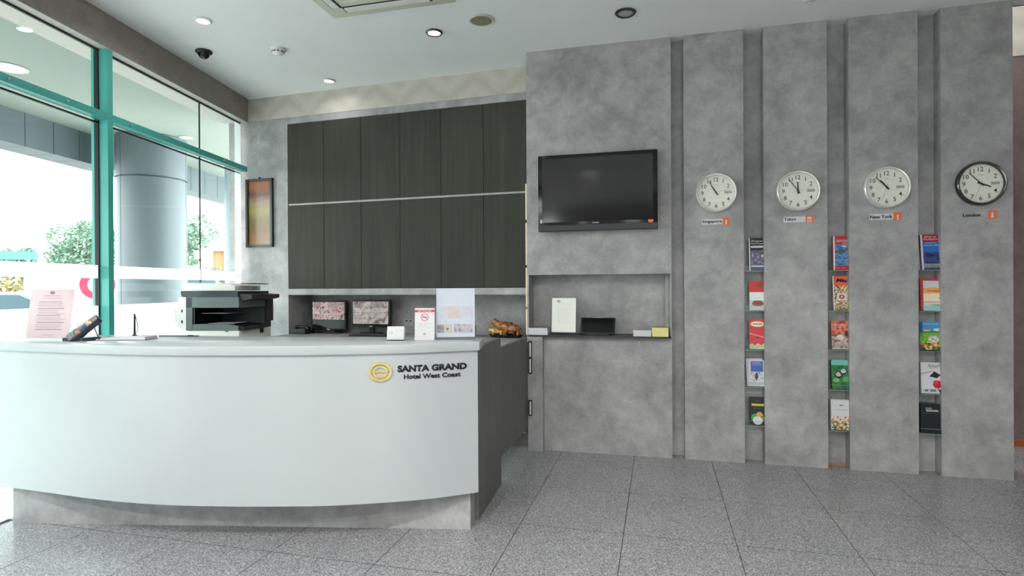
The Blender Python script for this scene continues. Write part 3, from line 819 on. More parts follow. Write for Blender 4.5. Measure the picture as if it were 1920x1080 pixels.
for nm_, a, b, zs in SL:
    for w_, z in zip(('topmost', 'second', 'third', 'fourth', 'lowest'), zs):
        holder(a, b, z, 'clear acrylic holder, %s of five in the slot beneath the %s clock' % (w_, nm_))

# ------------------------------------------------------------------ things on the wall shelf
ZSH = .9895
def stack(x0, x1, n, h, mat, top, label, name, y0=4.80, dep=.16, base=ZSH):
    t = thing(name, label, 'booklet', ((x0 + x1) / 2, y0, base)); w = (x1 - x0) / 2
    for k in range(n):
        z0 = h * k / n; z1 = h * (k + 1) / n - .0006; j = (random.random() - .5) * .004
        MB().box(-w + j, w + j, 0 + j, dep, z0, z1).build('booklet', mat, t)
    MB().box(-w + .002, w - .002, .002, dep - .002, h - .0006, h + .0004).build('top_cover', top, t)
stack(-1.078, -.915, 4, .058, M_PAPERW, artmat('stack_cover', [sr(160, 156, 160), sr(40, 40, 46), sr(200, 198, 200)], 14), 'pile of white booklets with patterned cover, leftmost on the grey shelf', 'booklet_pile')
stack(-.205, -.062, 2, .05, M_PAPERW, artmat('flyer_cover', [sr(226, 224, 226), sr(120, 120, 120), sr(226, 226, 226)], 14), 'pile of white flyers beside the yellow flyers on the shelf', 'flyer_pile')
stack(-.055, .072, 2, .072, M_YELLOW, artmat('yellow_cover', [sr(200, 190, 120), sr(120, 110, 70), sr(220, 214, 150)], 14), 'pile of yellow flyers at the shelf end', 'flyer_pile')
t = thing('notice_stand', 'white printed notice in a stand on the wall shelf', 'notice', (-.783, 4.835, ZSH), rot=(R(-7), 0, 0))
MB().box(-.104, .104, -.03, .06, 0, .012, Matrix.Rotation(R(7), 4, 'X')).build('base', M_CLEAR, t)
MB().box(-.104, .104, 0, .004, .006, .315).build('backing', M_CLEAR, t)
pg = MB().box(-.102, .102, -.0015, 0, .022, .312).build('sheet', flat('ivory_paper', sr(232, 234, 226), .6, var=.01), t)
m = MB()
for k in range(9): m.box(-.06, .02 + .05 * random.random(), -.0019, -.0015, .10 + k * .015, .102 + k * .015)
m.box(-.06, .07, -.0019, -.0015, .262, .264); m.box(-.06, .06, -.0019, -.0015, .243, .2445); m.build('printed_lines', flat('pale_ink', sr(190, 190, 178), .6), pg)
m = MB(); m.prism(ellipse(.016, .011, 20, -.045, .285), .0015, .0019, FACE); m.build('printed_emblem', flat('pale_gold_ink', sr(170, 160, 150), .6), pg)
t = thing('tablet', 'black tablet display leaning on the wall shelf', 'tablet', (-.50, 4.815, ZSH))
TM = Matrix.Translation((0, 0, .018)) @ Matrix.Rotation(R(-42), 4, 'X')
MB().box(-.145, .145, 0, .016, 0, .17, TM, bev=.004).build('body', M_MATTE, t, smooth=30)
MB().box(-.128, .128, -.0012, 0, .014, .155, TM).build('screen', M_GLOSS, t)
MB().box(-.10, .10, .0, .10, 0, .014, bev=.003).build('stand', M_MATTE, t)
MB().box(-.04, .035, .004, .014, .17, .176, TM).build('clip', M_PAPERW, t)

# ------------------------------------------------------------------ things on the back counter
def bpt(u, dd, z=WTZ): return BFRAME @ Vector((u, dd, z))
def screenmat(name, cols, scale, strength):
    m, n, l, p = newmat(name)
    tc = n.new('ShaderNodeTexCoord')
    mp = n.new('ShaderNodeMapping'); l.new(tc.outputs['Object'], mp.inputs[0])
    a = noise(n, l, mp.outputs[0], scale, 5, .7, 1.2)
    v = n.new('ShaderNodeTexWhiteNoise'); v.noise_dimensions = '3D'
    sn = n.new('ShaderNodeVectorMath'); sn.operation = 'SNAP'; sn.inputs[1].default_value = (.098, 1, .068)
    l.new(tc.outputs['Object'], sn.inputs[0]); l.new(sn.outputs[0], v.inputs[0])
    r = ramp(n, [(.3 + .4 * i / (len(cols) - 1), c_) for i, c_ in enumerate(cols)]); l.new(a.outputs['Fac'], r.inputs[0])
    rr = ramp(n, [(0, (.45, .45, .45, 1)), (1, (1, 1, 1, 1))]); l.new(v.outputs['Value'], rr.inputs[0])
    c_ = mix(n, l, r.outputs[0], rr.outputs[0], 1.0, 'MULTIPLY')
    p.inputs['Base Color'].default_value = (.01, .01, .01, 1); p.inputs['Roughness'].default_value = .25
    l.new(c_, p.inputs['Emission Color']); p.inputs['Emission Strength'].default_value = strength
    return m
def monitor(u, dd, w, zb, zt, label, smat, slo, stand_w, foot):
    t = thing('monitor', label, 'monitor', bpt(u, dd), YAW_B, group='security camera monitors in the back niche')
    z0, z1 = zb - WTZ, zt - WTZ
    MB().box(-w / 2, w / 2, 0, .035, z0, z1, bev=.005).build('housing', M_MATTE, t, smooth=30)
    MB().box(-w / 2 + .018, w / 2 - .018, -.001, .0, z0 + .02, z1 - .018).build('screen_glass', M_GLOSS, t)
    s = MB().box(-w / 2 + .02, w / 2 - .02, -.0018, -.001, slo - WTZ, z1 - .02).build('camera_grid', smat, t)
    g = MB()
    for k in range(1, 4):
        x = -w / 2 + .02 + (w - .04) * k / 4; g.box(x - .0012, x + .0012, -.0022, -.0018, slo - WTZ, z1 - .02)
        z = slo - WTZ + (z1 - .02 - slo + WTZ) * k / 4; g.box(-w / 2 + .02, w / 2 - .02, -.0022, -.0018, z - .0012, z + .0012)
    g.build('grid_lines', M_GREYINK, s)
    MB().box(-.018, .018, -.002, -.0008, z0 + .006, z0 + .015).build('badge', M_PAPERW, t)
    MB().box(-stand_w, stand_w, .01, .04, .012, z0 + .05).build('neck', M_MATTE, t)
    m = MB(); m.prism(ellipse(foot, .085, 28, 0, .02), .0005, .014); m.build('foot', M_MATTE, t, smooth=40)
monitor(-3.655, .20, .43, .945, 1.264, 'black monitor of reddish camera views with dark lower strip in the niche', screenmat('red_camera_views', [sr(8, 8, 10), sr(60, 50, 54), sr(226, 196, 190), sr(180, 130, 134), sr(20, 18, 22)], 11, .8), 1.06, .07, .16)
monitor(-3.148, .20, .45, .985, 1.272, 'black monitor of pale camera views on a slim stand in the niche', screenmat('pale_camera_views', [sr(60, 62, 62), sr(150, 146, 142), sr(226, 214, 208), sr(180, 170, 166), sr(84, 90, 86)], 9, .72), 1.02, .025, .13)
t = thing('desk_phone', 'black desk phone at the left end of the back counter', 'phone', bpt(-3.90, .10), YAW_B)
m = MB(); m.prism([(-.09, 0), (.09, 0), (.09, .028), (-.09, .055)], -.09, .09, Matrix.Rotation(R(90), 4, 'Z') @ FACE); m.build('body', M_MATTE, t)
m = MB(); m.tube([(-.075, .0, .062), (-.05, .0, .075), (.05, .0, .066), (.08, .0, .05)], [.022, .014, .014, .022], 10); m.build('handset', M_GLOSS, t, smooth=True)
MB().box(.0, .06, -.075, -.03, .036, .042).build('keypad', M_DARK, t)
m = MB(); m.tube([(.06, .06, .04), (.075, .065, .10), (.085, .06, .125)], .002, 6); m.build('aerial', M_GREYINK, t)
t = thing('keyboard', 'black keyboard lying in front of the pale monitor', 'keyboard', bpt(-3.03, -.02), YAW_B)
MB().box(-.20, .20, -.065, .065, 0, .014, bev=.003).build('base', M_MATTE, t)
m = MB()
for i in range(14):
    for j in range(5): m.box(-.19 + i * .0272, -.166 + i * .0272, -.058 + j * .0236, -.038 + j * .0236, .014, .019)
o = m.build('keys', M_DARK, t); o['kind'] = 'stuff'
t = thing('wall_socket', 'grey wall socket on the niche back behind the card holder', 'socket', BFRAME @ Vector((-2.80, ND, 1.035)), YAW_B)
MB().box(-.06, .06, -.010, 0, -.045, .035, bev=.002).build('plate', flat('socket_grey', sr(176, 184, 182), .4), t)
for x in (-.022, .022): MB().box(x - .010, x + .010, -.0115, -.0095, .005, .018).build('outlet', M_INK, t)
def cup(x, y, z, r, h, label):
    t = thing('pen_cup', label, 'cup', (x, y, z))
    MB().lathe([(r * .9, 0), (r, .004), (r, h), (r - .004, h), (r - .006, .006), (0, .006)], 24).build('cup', M_MATTE, t, smooth=40)
    for k in range(3):
        a = k * 2.1 + .4
        MB().tube([(r * .4 * math.cos(a), r * .4 * math.sin(a), .01), (r * .85 * math.cos(a), r * .85 * math.sin(a), h + .03)], .004, 8).build('pen', (M_INK, M_DARK, M_GREYINK)[k], t, smooth=True)
q = bpt(-2.03, .16); cup(q.x, q.y, q.z, .055, .11, 'black pen cup on the back counter behind the clear display')

# carved animals on a dark dish
q = bpt(-1.665, .16)
t = thing('display_dish', 'dark oval dish under the amber animal figures', 'dish', q, YAW_B)
m = MB(); m.lathe([(0, .006), (.13, .006), (.165, .03), (.172, .03), (.15, .0), (0, 0)], 40, Matrix.Scale(.5, 4, (0, 1, 0))); m.build('dish', M_GLOSS, t, smooth=40)
def amber(name, c1, c2):
    m, n, l, p = newmat(name)
    tc = n.new('ShaderNodeTexCoord'); a = noise(n, l, tc.outputs['Object'], 24, 4, .6, .8)
    r = ramp(n, [(.35, c1), (.65, c2)]); l.new(a.outputs['Fac'], r.inputs[0]); l.new(r.outputs[0], p.inputs['Base Color'])
    p.inputs['Roughness'].default_value = .14; p.inputs['Coat Weight'].default_value = .4
    return m
def beast(u, dd, z, s, label, mat, raised, rz=0):
    """one carved ox-like animal facing along -x, grown from a skeleton as one surface"""
    loc = bpt(u, dd, WTZ + z)
    me = bpy.data.meshes.new('animal_figure')
    hz = .105 if raised else .078
    V = [(.0, 0, .075), (-.05, 0, .078), (.055, 0, .076), (-.085, 0, .088), (-.115, 0, hz + .005), (-.142, 0, hz - .012),
         (-.055, .022, .045), (-.055, .022, .0), (-.055, -.022, .045), (-.062, -.022, .0),
         (.06, .022, .045), (.066, .022, 0), (.06, -.022, .045), (.055, -.022, 0),
         (.082, 0, .078), (.094, 0, .05), (.09, 0, .022), (-.112, .018, hz + .022), (-.112, -.018, hz + .022), (-.11, .026, hz + .034), (-.11, -.026, hz + .034)]
    E = [(0, 1), (0, 2), (1, 3), (3, 4), (4, 5), (1, 6), (6, 7), (1, 8), (8, 9), (2, 10), (10, 11), (2, 12), (12, 13), (2, 14), (14, 15), (15, 16), (4, 17), (4, 18), (17, 19), (18, 20)]
    RAD = [.034, .036, .034, .028, .021, .013, .014, .009, .014, .009, .016, .009, .016, .009, .008, .005, .007, .007, .007, .003, .003]
    me.from_pydata([tuple(c_ * s for c_ in v) for v in V], E, [])
    o = bpy.data.objects.new('animal_figure', me); COL.objects.link(o)
    o.location = loc; o.rotation_euler = (0, 0, YAW_B + rz)
    md = o.modifiers.new('skin', 'SKIN'); sub = o.modifiers.new('sub', 'SUBSURF'); sub.levels = 2; sub.render_levels = 2
    for i, sv in enumerate(me.skin_vertices[0].data): sv.radius = (RAD[i] * s, RAD[i] * s); sv.use_root = (i == 0)
    md.use_smooth_shade = True
    dg = bpy.context.evaluated_depsgraph_get()
    me2 = bpy.data.meshes.new_from_object(o.evaluated_get(dg)); o.modifiers.clear(); o.data = me2; bpy.data.meshes.remove(me)
    me2.materials.clear(); me2.materials.append(mat)
    for p_ in me2.polygons: p_.use_smooth = True
    o['label'] = label; o['category'] = 'figurine'; o['group'] = 'amber animal figures on the dish'
AB = amber('brown_amber', sr(110, 58, 20), sr(186, 112, 50))
AY = amber('yellow_amber', sr(170, 120, 30), sr(232, 190, 80))
beast(-1.655, .19, .018, 1.18, 'large brown amber ox figure with raised head', AB, True)
beast(-1.59, .108, .018, 1.0, 'brown amber ox figure standing in front of the large one', AB, False, R(8))
beast(-1.735, .115, .014, .68, 'small yellow amber ox figure at the front of the dish', AY, False, R(-5))

# ------------------------------------------------------------------ photocopier
ph = thing('photocopier', 'grey and black photocopier with white lid beside the window', 'photocopier', (-3.378, 4.085, 0), R(9.957))
M_CG = flat('copier_grey_green', sr(92, 104, 102), .45, var=.03)
m = MB(); m.box(-.45, 0, 0, .54, .04, 1.045, bev=.004); m.build('cabinet', M_WHITE2, ph, smooth=30)
for k in range(3): MB().box(-.002, .006, .03, .51, .12 + k * .29, .38 + k * .29, bev=.003).build('paper_drawer', M_WHITE2, ph)
MB().box(-.44, -.40, .02, .52, 0, .04).build('castor', M_BLACK, ph); MB().box(-.06, -.02, .02, .52, 0, .04).build('castor', M_BLACK, ph)
m = MB(); m.box(-.46, -.405, .0, .54, 1.045, 1.325); m.box(-.46, 0, 0, .54, 1.236, 1.325, bev=.003); m.build('upper_body', M_CG, ph)
MB().box(-.405, 0, .42, .54, 1.045, 1.24).build('rear_column', M_DARK, ph)
MB().box(-.06, .02, .44, .545, 1.10, 1.30).build('side_grille', M_MATTE, ph)
MB().box(-.403, -.39, .01, .42, 1.05, 1.235).build('cavity_lining', M_GLOSS, ph)
m = MB(); m.prism([(-.403, 1.046), (-.005, 1.046), (-.005, 1.085), (-.10, 1.10), (-.403, 1.10)], -.02, -.0, FACE); m.build('tray_lip', M_CG, ph)
m = MB(); m.prism([(-.403, 1.046), (.03, 1.046), (.03, 1.075), (-.15, 1.092), (-.403, 1.096)], -.42, -.02, FACE); m.build('output_tray', M_MATTE, ph)
MB().box(-.3, -.08, .08, .3, 1.10, 1.103, Matrix.Rotation(R(3), 4, 'Z')).build('output_sheet', M_PAPERW, ph)
MB().box(-.36, -.12, .06, .34, 1.185, 1.19).build('inner_tray', M_GREYINK, ph)
m = MB(); m.prism([(-.005, 1.296), (.02, 1.29), (.10, 1.312), (.105, 1.342), (-.005, 1.352)], -.50, -.02, FACE); m.build('control_panel', M_MATTE, ph)
MB().box(.01, .09, .08, .30, 1.344, 1.351, Matrix.Rotation(R(.6), 4, 'Y')).build('control_screen', M_GLOSS, ph)
m = MB(); m.prism([(-.50, 1.330), (-.47, 1.324), (-.01, 1.324), (-.01, 1.372), (-.51, 1.376)], -.52, -.005, FACE); m.build('scanner_base', flat('scanner_dark', sr(30, 40, 42), .4), ph)
m = MB(); m.prism([(-.50, 1.378), (-.035, 1.378), (-.035, 1.42), (-.10, 1.438), (-.47, 1.446), (-.495, 1.438)], -.42, -.005, FACE, bev=.004); m.build('document_feeder', M_WHITE2, ph, smooth=30)
MB().box(-.12, -.03, .06, .36, 1.432, 1.438, Matrix.Rotation(R(4), 4, 'Y')).build('feeder_slot', M_DARK, ph)
m = MB(); m.prism([(-.56, 1.13), (-.525, 1.07), (-.46, 1.045), (-.46, 1.325), (-.53, 1.325), (-.53, 1.245), (-.56, 1.21)], -.20, -.0, FACE); m.build('bypass_tray', M_WHITE2, ph)
for z in (1.12, 1.21): MB().box(-.50, -.488, -.002, .0, z - .012, z + .012).build('latch', M_INK, ph)
MB().box(-.12, -.09, -.002, 0, 1.035, 1.044).build('badge', M_GREYINK, ph)
MB().box(.0005, .003, .34, .40, 1.0, 1.04).build('label_plate', M_INK, ph)

# ------------------------------------------------------------------ things on the reception counter
def leaning(name, label, cat, loc, rotz, lean): return thing(name, label, cat, loc, rot=(R(-lean), 0, rotz))
RZ = math.atan2(.065, .255)
t = leaning('notice_stand', 'pink printed notice in a clear stand on the counter near the window', 'notice', (-3.565, 2.672, ZT + .001), RZ, 9)
MB().box(-.145, .145, -.03, .07, 0, .004, Matrix.Rotation(R(9), 4, 'X')).build('base', M_CLEAR, t)
MB().box(-.142, .142, 0, .003, .002, .318).build('front_plate', M_CLEAR, t)
pg = MB().box(-.131, .131, .0032, .0045, .016, .314).build('sheet', M_PINK, t)
m = MB(); y0, y1 = .0026, .0032
m = MB()
random.seed(3)
for k in range(17):
    z = .235 - k * .0105; m.box(-.075 - .004 * (k % 3), .05 + .05 * random.random(), .0027, .0033, z, z + (.0022 if k % 4 else .004))
m.box(-.05, .05, .0027, .0033, .272, .275); m.box(-.055, .06, .0027, .0033, .258, .260); m.box(-.03, .03, .0027, .0033, .035, .037)
m.build('printed_lines', flat('mauve_ink', sr(140, 112, 118), .6), pg)
m = MB(); m.prism(ellipse(.016, .010, 20, 0, .293), -.0033, -.0027, FACE); m.build('printed_emblem', flat('mauve_ink', sr(140, 112, 118), .6), pg)

# card terminal on a stand
t = thing('card_terminal', 'dark card payment terminal tilted on its stand', 'terminal', (-3.36, 2.735, ZT))
Rr, Ff, Uu = Vector((.969, .2465, 0)), Vector((-.2465, .969, 0)), Vector((0, 0, 1))
L_ = (Rr * .66 + Uu * .66 + Ff * .36).normalized()
N_ = (-Ff * .75 + Uu * .62 - Rr * .25); N_ = (N_ - L_ * N_.dot(L_)).normalized()
T_ = N_.cross(L_)
TMX = Matrix(((L_.x, T_.x, N_.x, 0), (L_.y, T_.y, N_.y, 0), (L_.z, T_.z, N_.z, .072), (0, 0, 0, 1))) @ Matrix.Scale(.86, 4)
NAVY = flat('navy_plastic', sr(44, 50, 66), .4)
m = MB(); m.prism([(-.10, -.046), (-.02, -.046), (.0, -.040), (.105, -.036), (.118, -.02), (.118, .02), (.105, .036), (.0, .040), (-.02, .046), (-.10, .046), (-.112, .03), (-.112, -.03)], -.026, .014, TMX, bev=.003); m.build('body', NAVY, t, smooth=30)
MB().box(-.10, -.078, -.036, .036, .014, .017, TMX).build('paper_flap', M_GREYINK, t)
m = MB(); m.box(-.076, -.024, -.036, .036, .014, .0155, TMX); m.build('keypad', artmat('colour_keys', [sr(60, 70, 90), sr(200, 60, 60), sr(220, 150, 60), sr(60, 150, 90), sr(90, 110, 150)], 60, kind='cells'), t)
m = MB(); m.box(.03, .066, -.03, .03, .014, .0155, TMX); m.build('logo_strip', artmat('colour_logos', [sr(220, 180, 90), sr(200, 60, 60), sr(90, 120, 190), sr(230, 226, 220)], 50, kind='cells'), t)
MB().box(.07, .11, -.028, .028, .014, .0155, TMX).build('screen', M_GREYINK, t)
m = MB(); m.tube([(.05, .018, .10), (.085, .03, .004)], .003, 6); m.build('prop', M_INK, t)
MB().prism([(-.10, -.05), (.03, -.03), (.06, .06), (-.08, .05)], .0005, .02).build('stand', NAVY, t)
t = thing('booklet', 'flat white open booklet lying beside the card terminal', 'booklet', (-3.15, 2.80, ZT), R(16))
m = MB(); m.prism([(-.15, .002), (.0, .004), (0, .014), (-.15, .008)], -.13, 0, FACE); m.build('page_block', M_PAPERW, t)
m = MB(); m.prism([(0, .004), (.14, .002), (.14, .020), (.06, .024), (0, .014)], -.13, 0, FACE); m.build('page_block', M_PAPERW, t)
MB().box(-.153, .143, -.003, .133, .0005, .0028).build('cover', M_GREYINK, t)
t = thing('pen_stand', 'black upright tethered pen stand on the white counter', 'pen', (-3.30, 3.03, ZT))
MB().cyl(.016, .012, 0, .014, 20).build('base', M_INK, t, smooth=40)
MB().cyl(.0065, .0055, .014, .148, 12).build('pen', M_INK, t, smooth=40)
MB().tube([(.008, 0, .132), (.02, .002, .09), (.022, .003, .055), (.016, .002, .03), (.0, -.004, .016), (-.01, -.01, .008)], .0022, 8).build('cord', M_INK, t, smooth=True)
MB().tube([(.01, 0, .012), (.05, .0, .004), (.065, -.01, .003), (.05, -.04, .003)], .0018, 8).build('loose_cord', M_INK, t, smooth=True)
t = thing('pen', 'thin black pen lying at the counter back edge before the photocopier', 'pen', (-3.02, 3.10, ZT + .004), R(8))
MB().tube([(-.14, 0, 0), (.13, 0, 0), (.145, 0, 0)], [.0035, .0035, .001], 10).build('barrel', M_INK, t, smooth=True)
MB().box(.06, .10, -.0008, .0008, .003, .006).build('clip', M_DARK, t)

t = thing('card_holder', 'clear holder of white name cards on the counter', 'holder', (-1.492, 3.10, ZT + .0005), R(14))
m = MB(); m.box(-.052, .052, -.02, .06, 0, .003); m.box(-.052, .052, .055, .058, 0, .06); m.box(-.052, .052, -.02, -.017, 0, .022); m.build('tray', M_CLEAR, t)
CMX = Matrix.Rotation(R(-14), 4, 'X')
for k in range(4): MB().box(-.049 + .001 * k, .049 + .001 * k, -.012 + .008 * k, -.008 + .008 * k, .004, .082 - .002 * k, CMX).build('card', M_PAPERW, t)
m = MB()
for k in range(5): m.box(.0, .04 - .006 * (k % 2), -.0126, -.012, .022 + k * .009, .024 + k * .009, CMX)
m.build('printed_lines', flat('pale_ink', sr(190, 190, 178), .6), t)
m = MB(); m.prism(ellipse(.012, .010, 16, -.026, .044), .012, .0126, CMX @ FACE); m.build('printed_emblem', flat('pale_ink', sr(190, 190, 178), .6), t)
m = MB(); m.tube([(-.052, .05, .0), (-.066, .02, .03), (-.054, .0, .07)], .004, 6); m.build('curved_end', M_CLEAR, t)
cup(-1.405, 3.27, ZT, .018, .075, 'small black pen cup between the name cards and the no smoking sign')

t = thing('no_smoking_sign', 'white table sign with red band and crossed cigarette', 'sign', (-1.338, 3.165, ZT + .0005), rot=(R(-6), 0, R(15)))
MB().box(-.058, .058, 0, .003, 0, .188).build('front_card', M_PAPERW, t)
MB().box(-.058, .058, 0, .003, 0, .186, Matrix.Translation((0, .048, 0)) @ Matrix.Rotation(R(14), 4, 'X')).build('back_card', M_PAPERW, t)
bnd = MB().box(-.058, .058, -.0006, 0, .164, .178).build('red_band', M_RED, t)
text(MB(), 'NO SMOKING', 0, -.0006, .171, w=.078, h=.0085, bold=.02, ext=.0003).build('band_lettering', M_PAPERW, bnd)
m = MB(); b2 = bmesh.new(); n_ = 40
for z_ in (0,):
    A = [b2.verts.new((.022 * math.cos(2 * PI * i / n_), .022 * math.sin(2 * PI * i / n_), 0)) for i in range(n_)]
    B = [b2.verts.new((.0185 * math.cos(2 * PI * i / n_), .0185 * math.sin(2 * PI * i / n_), 0)) for i in range(n_)]
    for i in range(n_): b2.faces.new((A[i], A[(i + 1) % n_], B[(i + 1) % n_], B[i]))
e = bmesh.ops.extrude_face_region(b2, geom=b2.faces[:])
for v in e['geom']:
    if isinstance(v, bmesh.types.BMVert): v.co.z += .0006
bmesh.ops.recalc_face_normals(b2, faces=b2.faces[:])
m.add(b2, Matrix.Translation((0, 0, .134)) @ FACE)
m.box(-.02, .02, -.0009, 0, -.0015, .0015, Matrix.Translation((0, 0, .134)) @ Matrix.Rotation(R(45), 4, 'Y'))
m.build('prohibition_ring', M_RED, t)
m = MB(); m.box(-.014, .014, -.0004, 0, -.002, .002, Matrix.Translation((0, 0, .134))); m.build('cigarette_symbol', M_INK, t)
m = MB()
for k in range(5): m.box(-.04, .04 - .012 * (k % 2), -.0004, 0, .072 + k * .007, .0735 + k * .007)
m.box(-.02, .02, -.0004, 0, .022, .0235); m.build('printed_lines', flat('pale_ink', sr(190, 190, 178), .6), t)
m = MB(); m.prism(ellipse(.009, .007, 16, 0, .036), 0, .0004, FACE); m.build('printed_emblem', flat('pale_gold_ink', sr(170, 160, 150), .6), t)

t = thing('sign_holder', 'tall clear stand with a pale picture sheet at the counter end', 'sign', (-1.175, 3.245, ZT + .0005), rot=(R(-5), 0, R(18)))
MB().box(-.122, .122, -.03, .06, 0, .004, Matrix.Rotation(R(5), 4, 'X')).build('base', M_CLEAR, t)
MB().box(-.122, .122, 0, .003, .002, .306).build('front_plate', M_CLEAR, t)
pg = MB().box(-.112, .116, .0035, .005, .014, .304).build('sheet', flat('lilac_white_paper', sr(200, 200, 212), .5, var=.01), t)
lines = MB()
for k in range(6): lines.box(-.08, .09, .0028, .0036, .225 + k * .011, .2262 + k * .011)
lines.box(-.08, .09, .0028, .0036, .206, .208)
lines.build('printed_lines', flat('pale_lilac_ink', sr(214, 212, 226), .6), pg)
sd = lambda r_, g_, b_: sr(r_ * .83, g_ * .83, b_ * .85)
ART = [(-.108, -.052, .125, .19, [sd(232, 228, 226), sd(240, 236, 240), sd(214, 206, 204)]), (-.045, .03, .125, .195, [sd(246, 238, 236), sd(240, 214, 206), sd(246, 240, 240)]), (.04, .106, .128, .192, [sd(240, 240, 248), sd(226, 218, 232), sd(244, 240, 246)]),
       (-.108, -.066, .04, .088, [sd(120, 118, 126), sd(180, 176, 182), sd(90, 88, 96)]), (-.062, -.018, .04, .088, [sd(244, 236, 214), sd(226, 206, 180), sd(240, 236, 226)]), (-.008, .104, .04, .09, [sd(150, 148, 176), sd(214, 190, 190), sd(220, 218, 228), sd(170, 160, 176)])]
for k, (x0, x1, z0, z1, cols) in enumerate(ART):
    MB().box(x0, x1, .0026, .0036, z0, z1).build('photo_print', artmat('sheet_photo_%s' % 'abcdef'[k], cols, 40, .5), pg)
m = MB(); m.prism([(-.046, .05), (-.036, .068), (-.056, .068)], -.0036, -.0022, FACE); m.build('cone_print', flat('cone_brown', sr(150, 90, 80), .5), pg)

# ------------------------------------------------------------------ framed picture
t = thing('framed_picture', 'narrow black framed golden picture beside the window', 'picture', BFRAME @ Vector((-4.345, 0, 2.194)), YAW_B)
fw2, fh2, bw = .168, .362, .026
m = MB(); m.box(-fw2, -fw2 + bw, -.03, -.001, -fh2, fh2); m.box(fw2 - bw, fw2, -.03, -.001, -fh2, fh2); m.box(-fw2, fw2, -.03, -.001, fh2 - bw, fh2); m.box(-fw2, fw2, -.03, -.001, -fh2, -fh2 + bw)
m.build('frame', flat('black_green_frame', sr(28, 38, 38), .35), t)
def picmat():
    m, n, l, p = newmat('gold_landscape_print')
    tc = n.new('ShaderNodeTexCoord'); s = n.new('ShaderNodeSeparateXYZ'); l.new(tc.outputs['Object'], s.inputs[0])
    mp = n.new('ShaderNodeMapRange'); mp.inputs[1].default_value = -fh2; mp.inputs[2].default_value = fh2
    l.new(s.outputs[2], mp.inputs[0])
    a = noise(n, l, tc.outputs['Object'], 26, 6, .7)
    ad = n.new('ShaderNodeMath'); ad.operation = 'MULTIPLY_ADD'; l.new(a.outputs['Fac'], ad.inputs[0]); ad.inputs[1].default_value = .22; l.new(mp.outputs[0], ad.inputs[2])
    r = ramp(n, [(.15, sr(150, 106, 58)), (.36, sr(124, 88, 42)), (.5, sr(120, 100, 40)), (.64, sr(150, 136, 70)), (.78, sr(150, 120, 92)), (.88, sr(96, 52, 34)), (1, sr(156, 92, 44))]); l.new(ad.outputs[0], r.inputs[0])
    w = n.new('ShaderNodeTexWave'); w.bands_direction = 'Z'; w.inputs['Scale'].default_value = 16; w.inputs['Distortion'].default_value = 1
    l.new(tc.outputs['Object'], w.inputs['Vector'])
    rw = ramp(n, [(0, (.8, .78, .74, 1)), (.5, (1, 1, 1, 1))]); l.new(w.outputs['Fac'], rw.inputs[0])
    l.new(mix(n, l, r.outputs[0], rw.outputs[0], .6, 'MULTIPLY'), p.inputs['Base Color']); p.inputs['Roughness'].default_value = .24
    return m
MB().box(-fw2 + bw, fw2 - bw, -.014, -.002, -fh2 + bw, fh2 - bw).build('print', picmat(), t)
MB().cyl(.012, .006, 0, .02, 10, Matrix.Translation((0, -.012, fh2))).build('hanger', M_INK, t)

# ------------------------------------------------------------------ ceiling fixtures
def downlight(x, y, r, label, rim, lit=True, face=None, power=None):
    t = thing('downlight', label, 'ceiling light', (x, y, ZC), group='recessed ceiling downlights')
    MB().lathe([(r * .98, -.001), (r, -.006), (r * .86, -.016), (r * .74, -.014), (r * .70, -.001)], 40).build('trim', rim, t, smooth=40)
    MB().cyl(r * .70, r * .70, -.008, -.001, 40).build('diffuser', face or M_LAMP, t, smooth=40)
    if lit:
        l = bpy.data.lights.new('lamp', 'AREA'); l.shape = 'DISK'; l.size = r * 1.3; l.energy = power or LAMP; l.color = (1, .975, .95)
        l.spread = R(156)
        o = bpy.data.objects.new('lamp', l); COL.objects.link(o); o.parent = t; o.location = (0, 0, -.02)
    return t
downlight(-3.305, 3.635, .062, 'lit white rimmed ceiling light nearest the dome camera', M_WHITE2)
downlight(-1.711, 4.277, .068, 'lit chrome rimmed ceiling light near the ceiling speaker', M_DCHROME)
downlight(-3.097, 5.008, .062, 'lit ceiling light close to the wallpaper frieze', M_CHROME, power=.8)
t = downlight(-.229, 4.333, .078, 'unlit perforated ceiling light in front of the wide grey panel', M_DCHROME, False, flat('lamp_off_grey', sr(150, 150, 148), .3))
m = MB()
for k in range(7):
    for j in range(max(1, 6 * (k > 0))):
        pass
for ri, n_ in ((0, 1), (.018, 6), (.036, 12)):
    for j in range(n_):
        a = 2 * PI * j / n_; m.ball((ri * math.cos(a), ri * math.sin(a), -.010), .005, sub=1)
m.build('led_cluster', M_SILVER, t)
for x, y, w, lb in ((-2.5, .1, 36, 'before the reception counter, window side'), (-1.1, -.1, 44, 'left of the camera position'), (.3, .5, 46, 'right of the camera position'), (1.9, .6, 15, 'in the middle of the lobby'), (-2.4, -1.8, 72, 'by the window, behind the camera'), (-.2, -1.8, 72, 'behind the camera position'), (1.8, -2.8, 20, 'before the rear glazing'), (4.4, 4.2, 8, 'inside the passage opening')):  # unseen downlights added to brighten the room, stronger than the visible ones
    downlight(x, y, .068, 'added unseen chrome rimmed fill downlight ' + lb, M_CHROME, power=w)

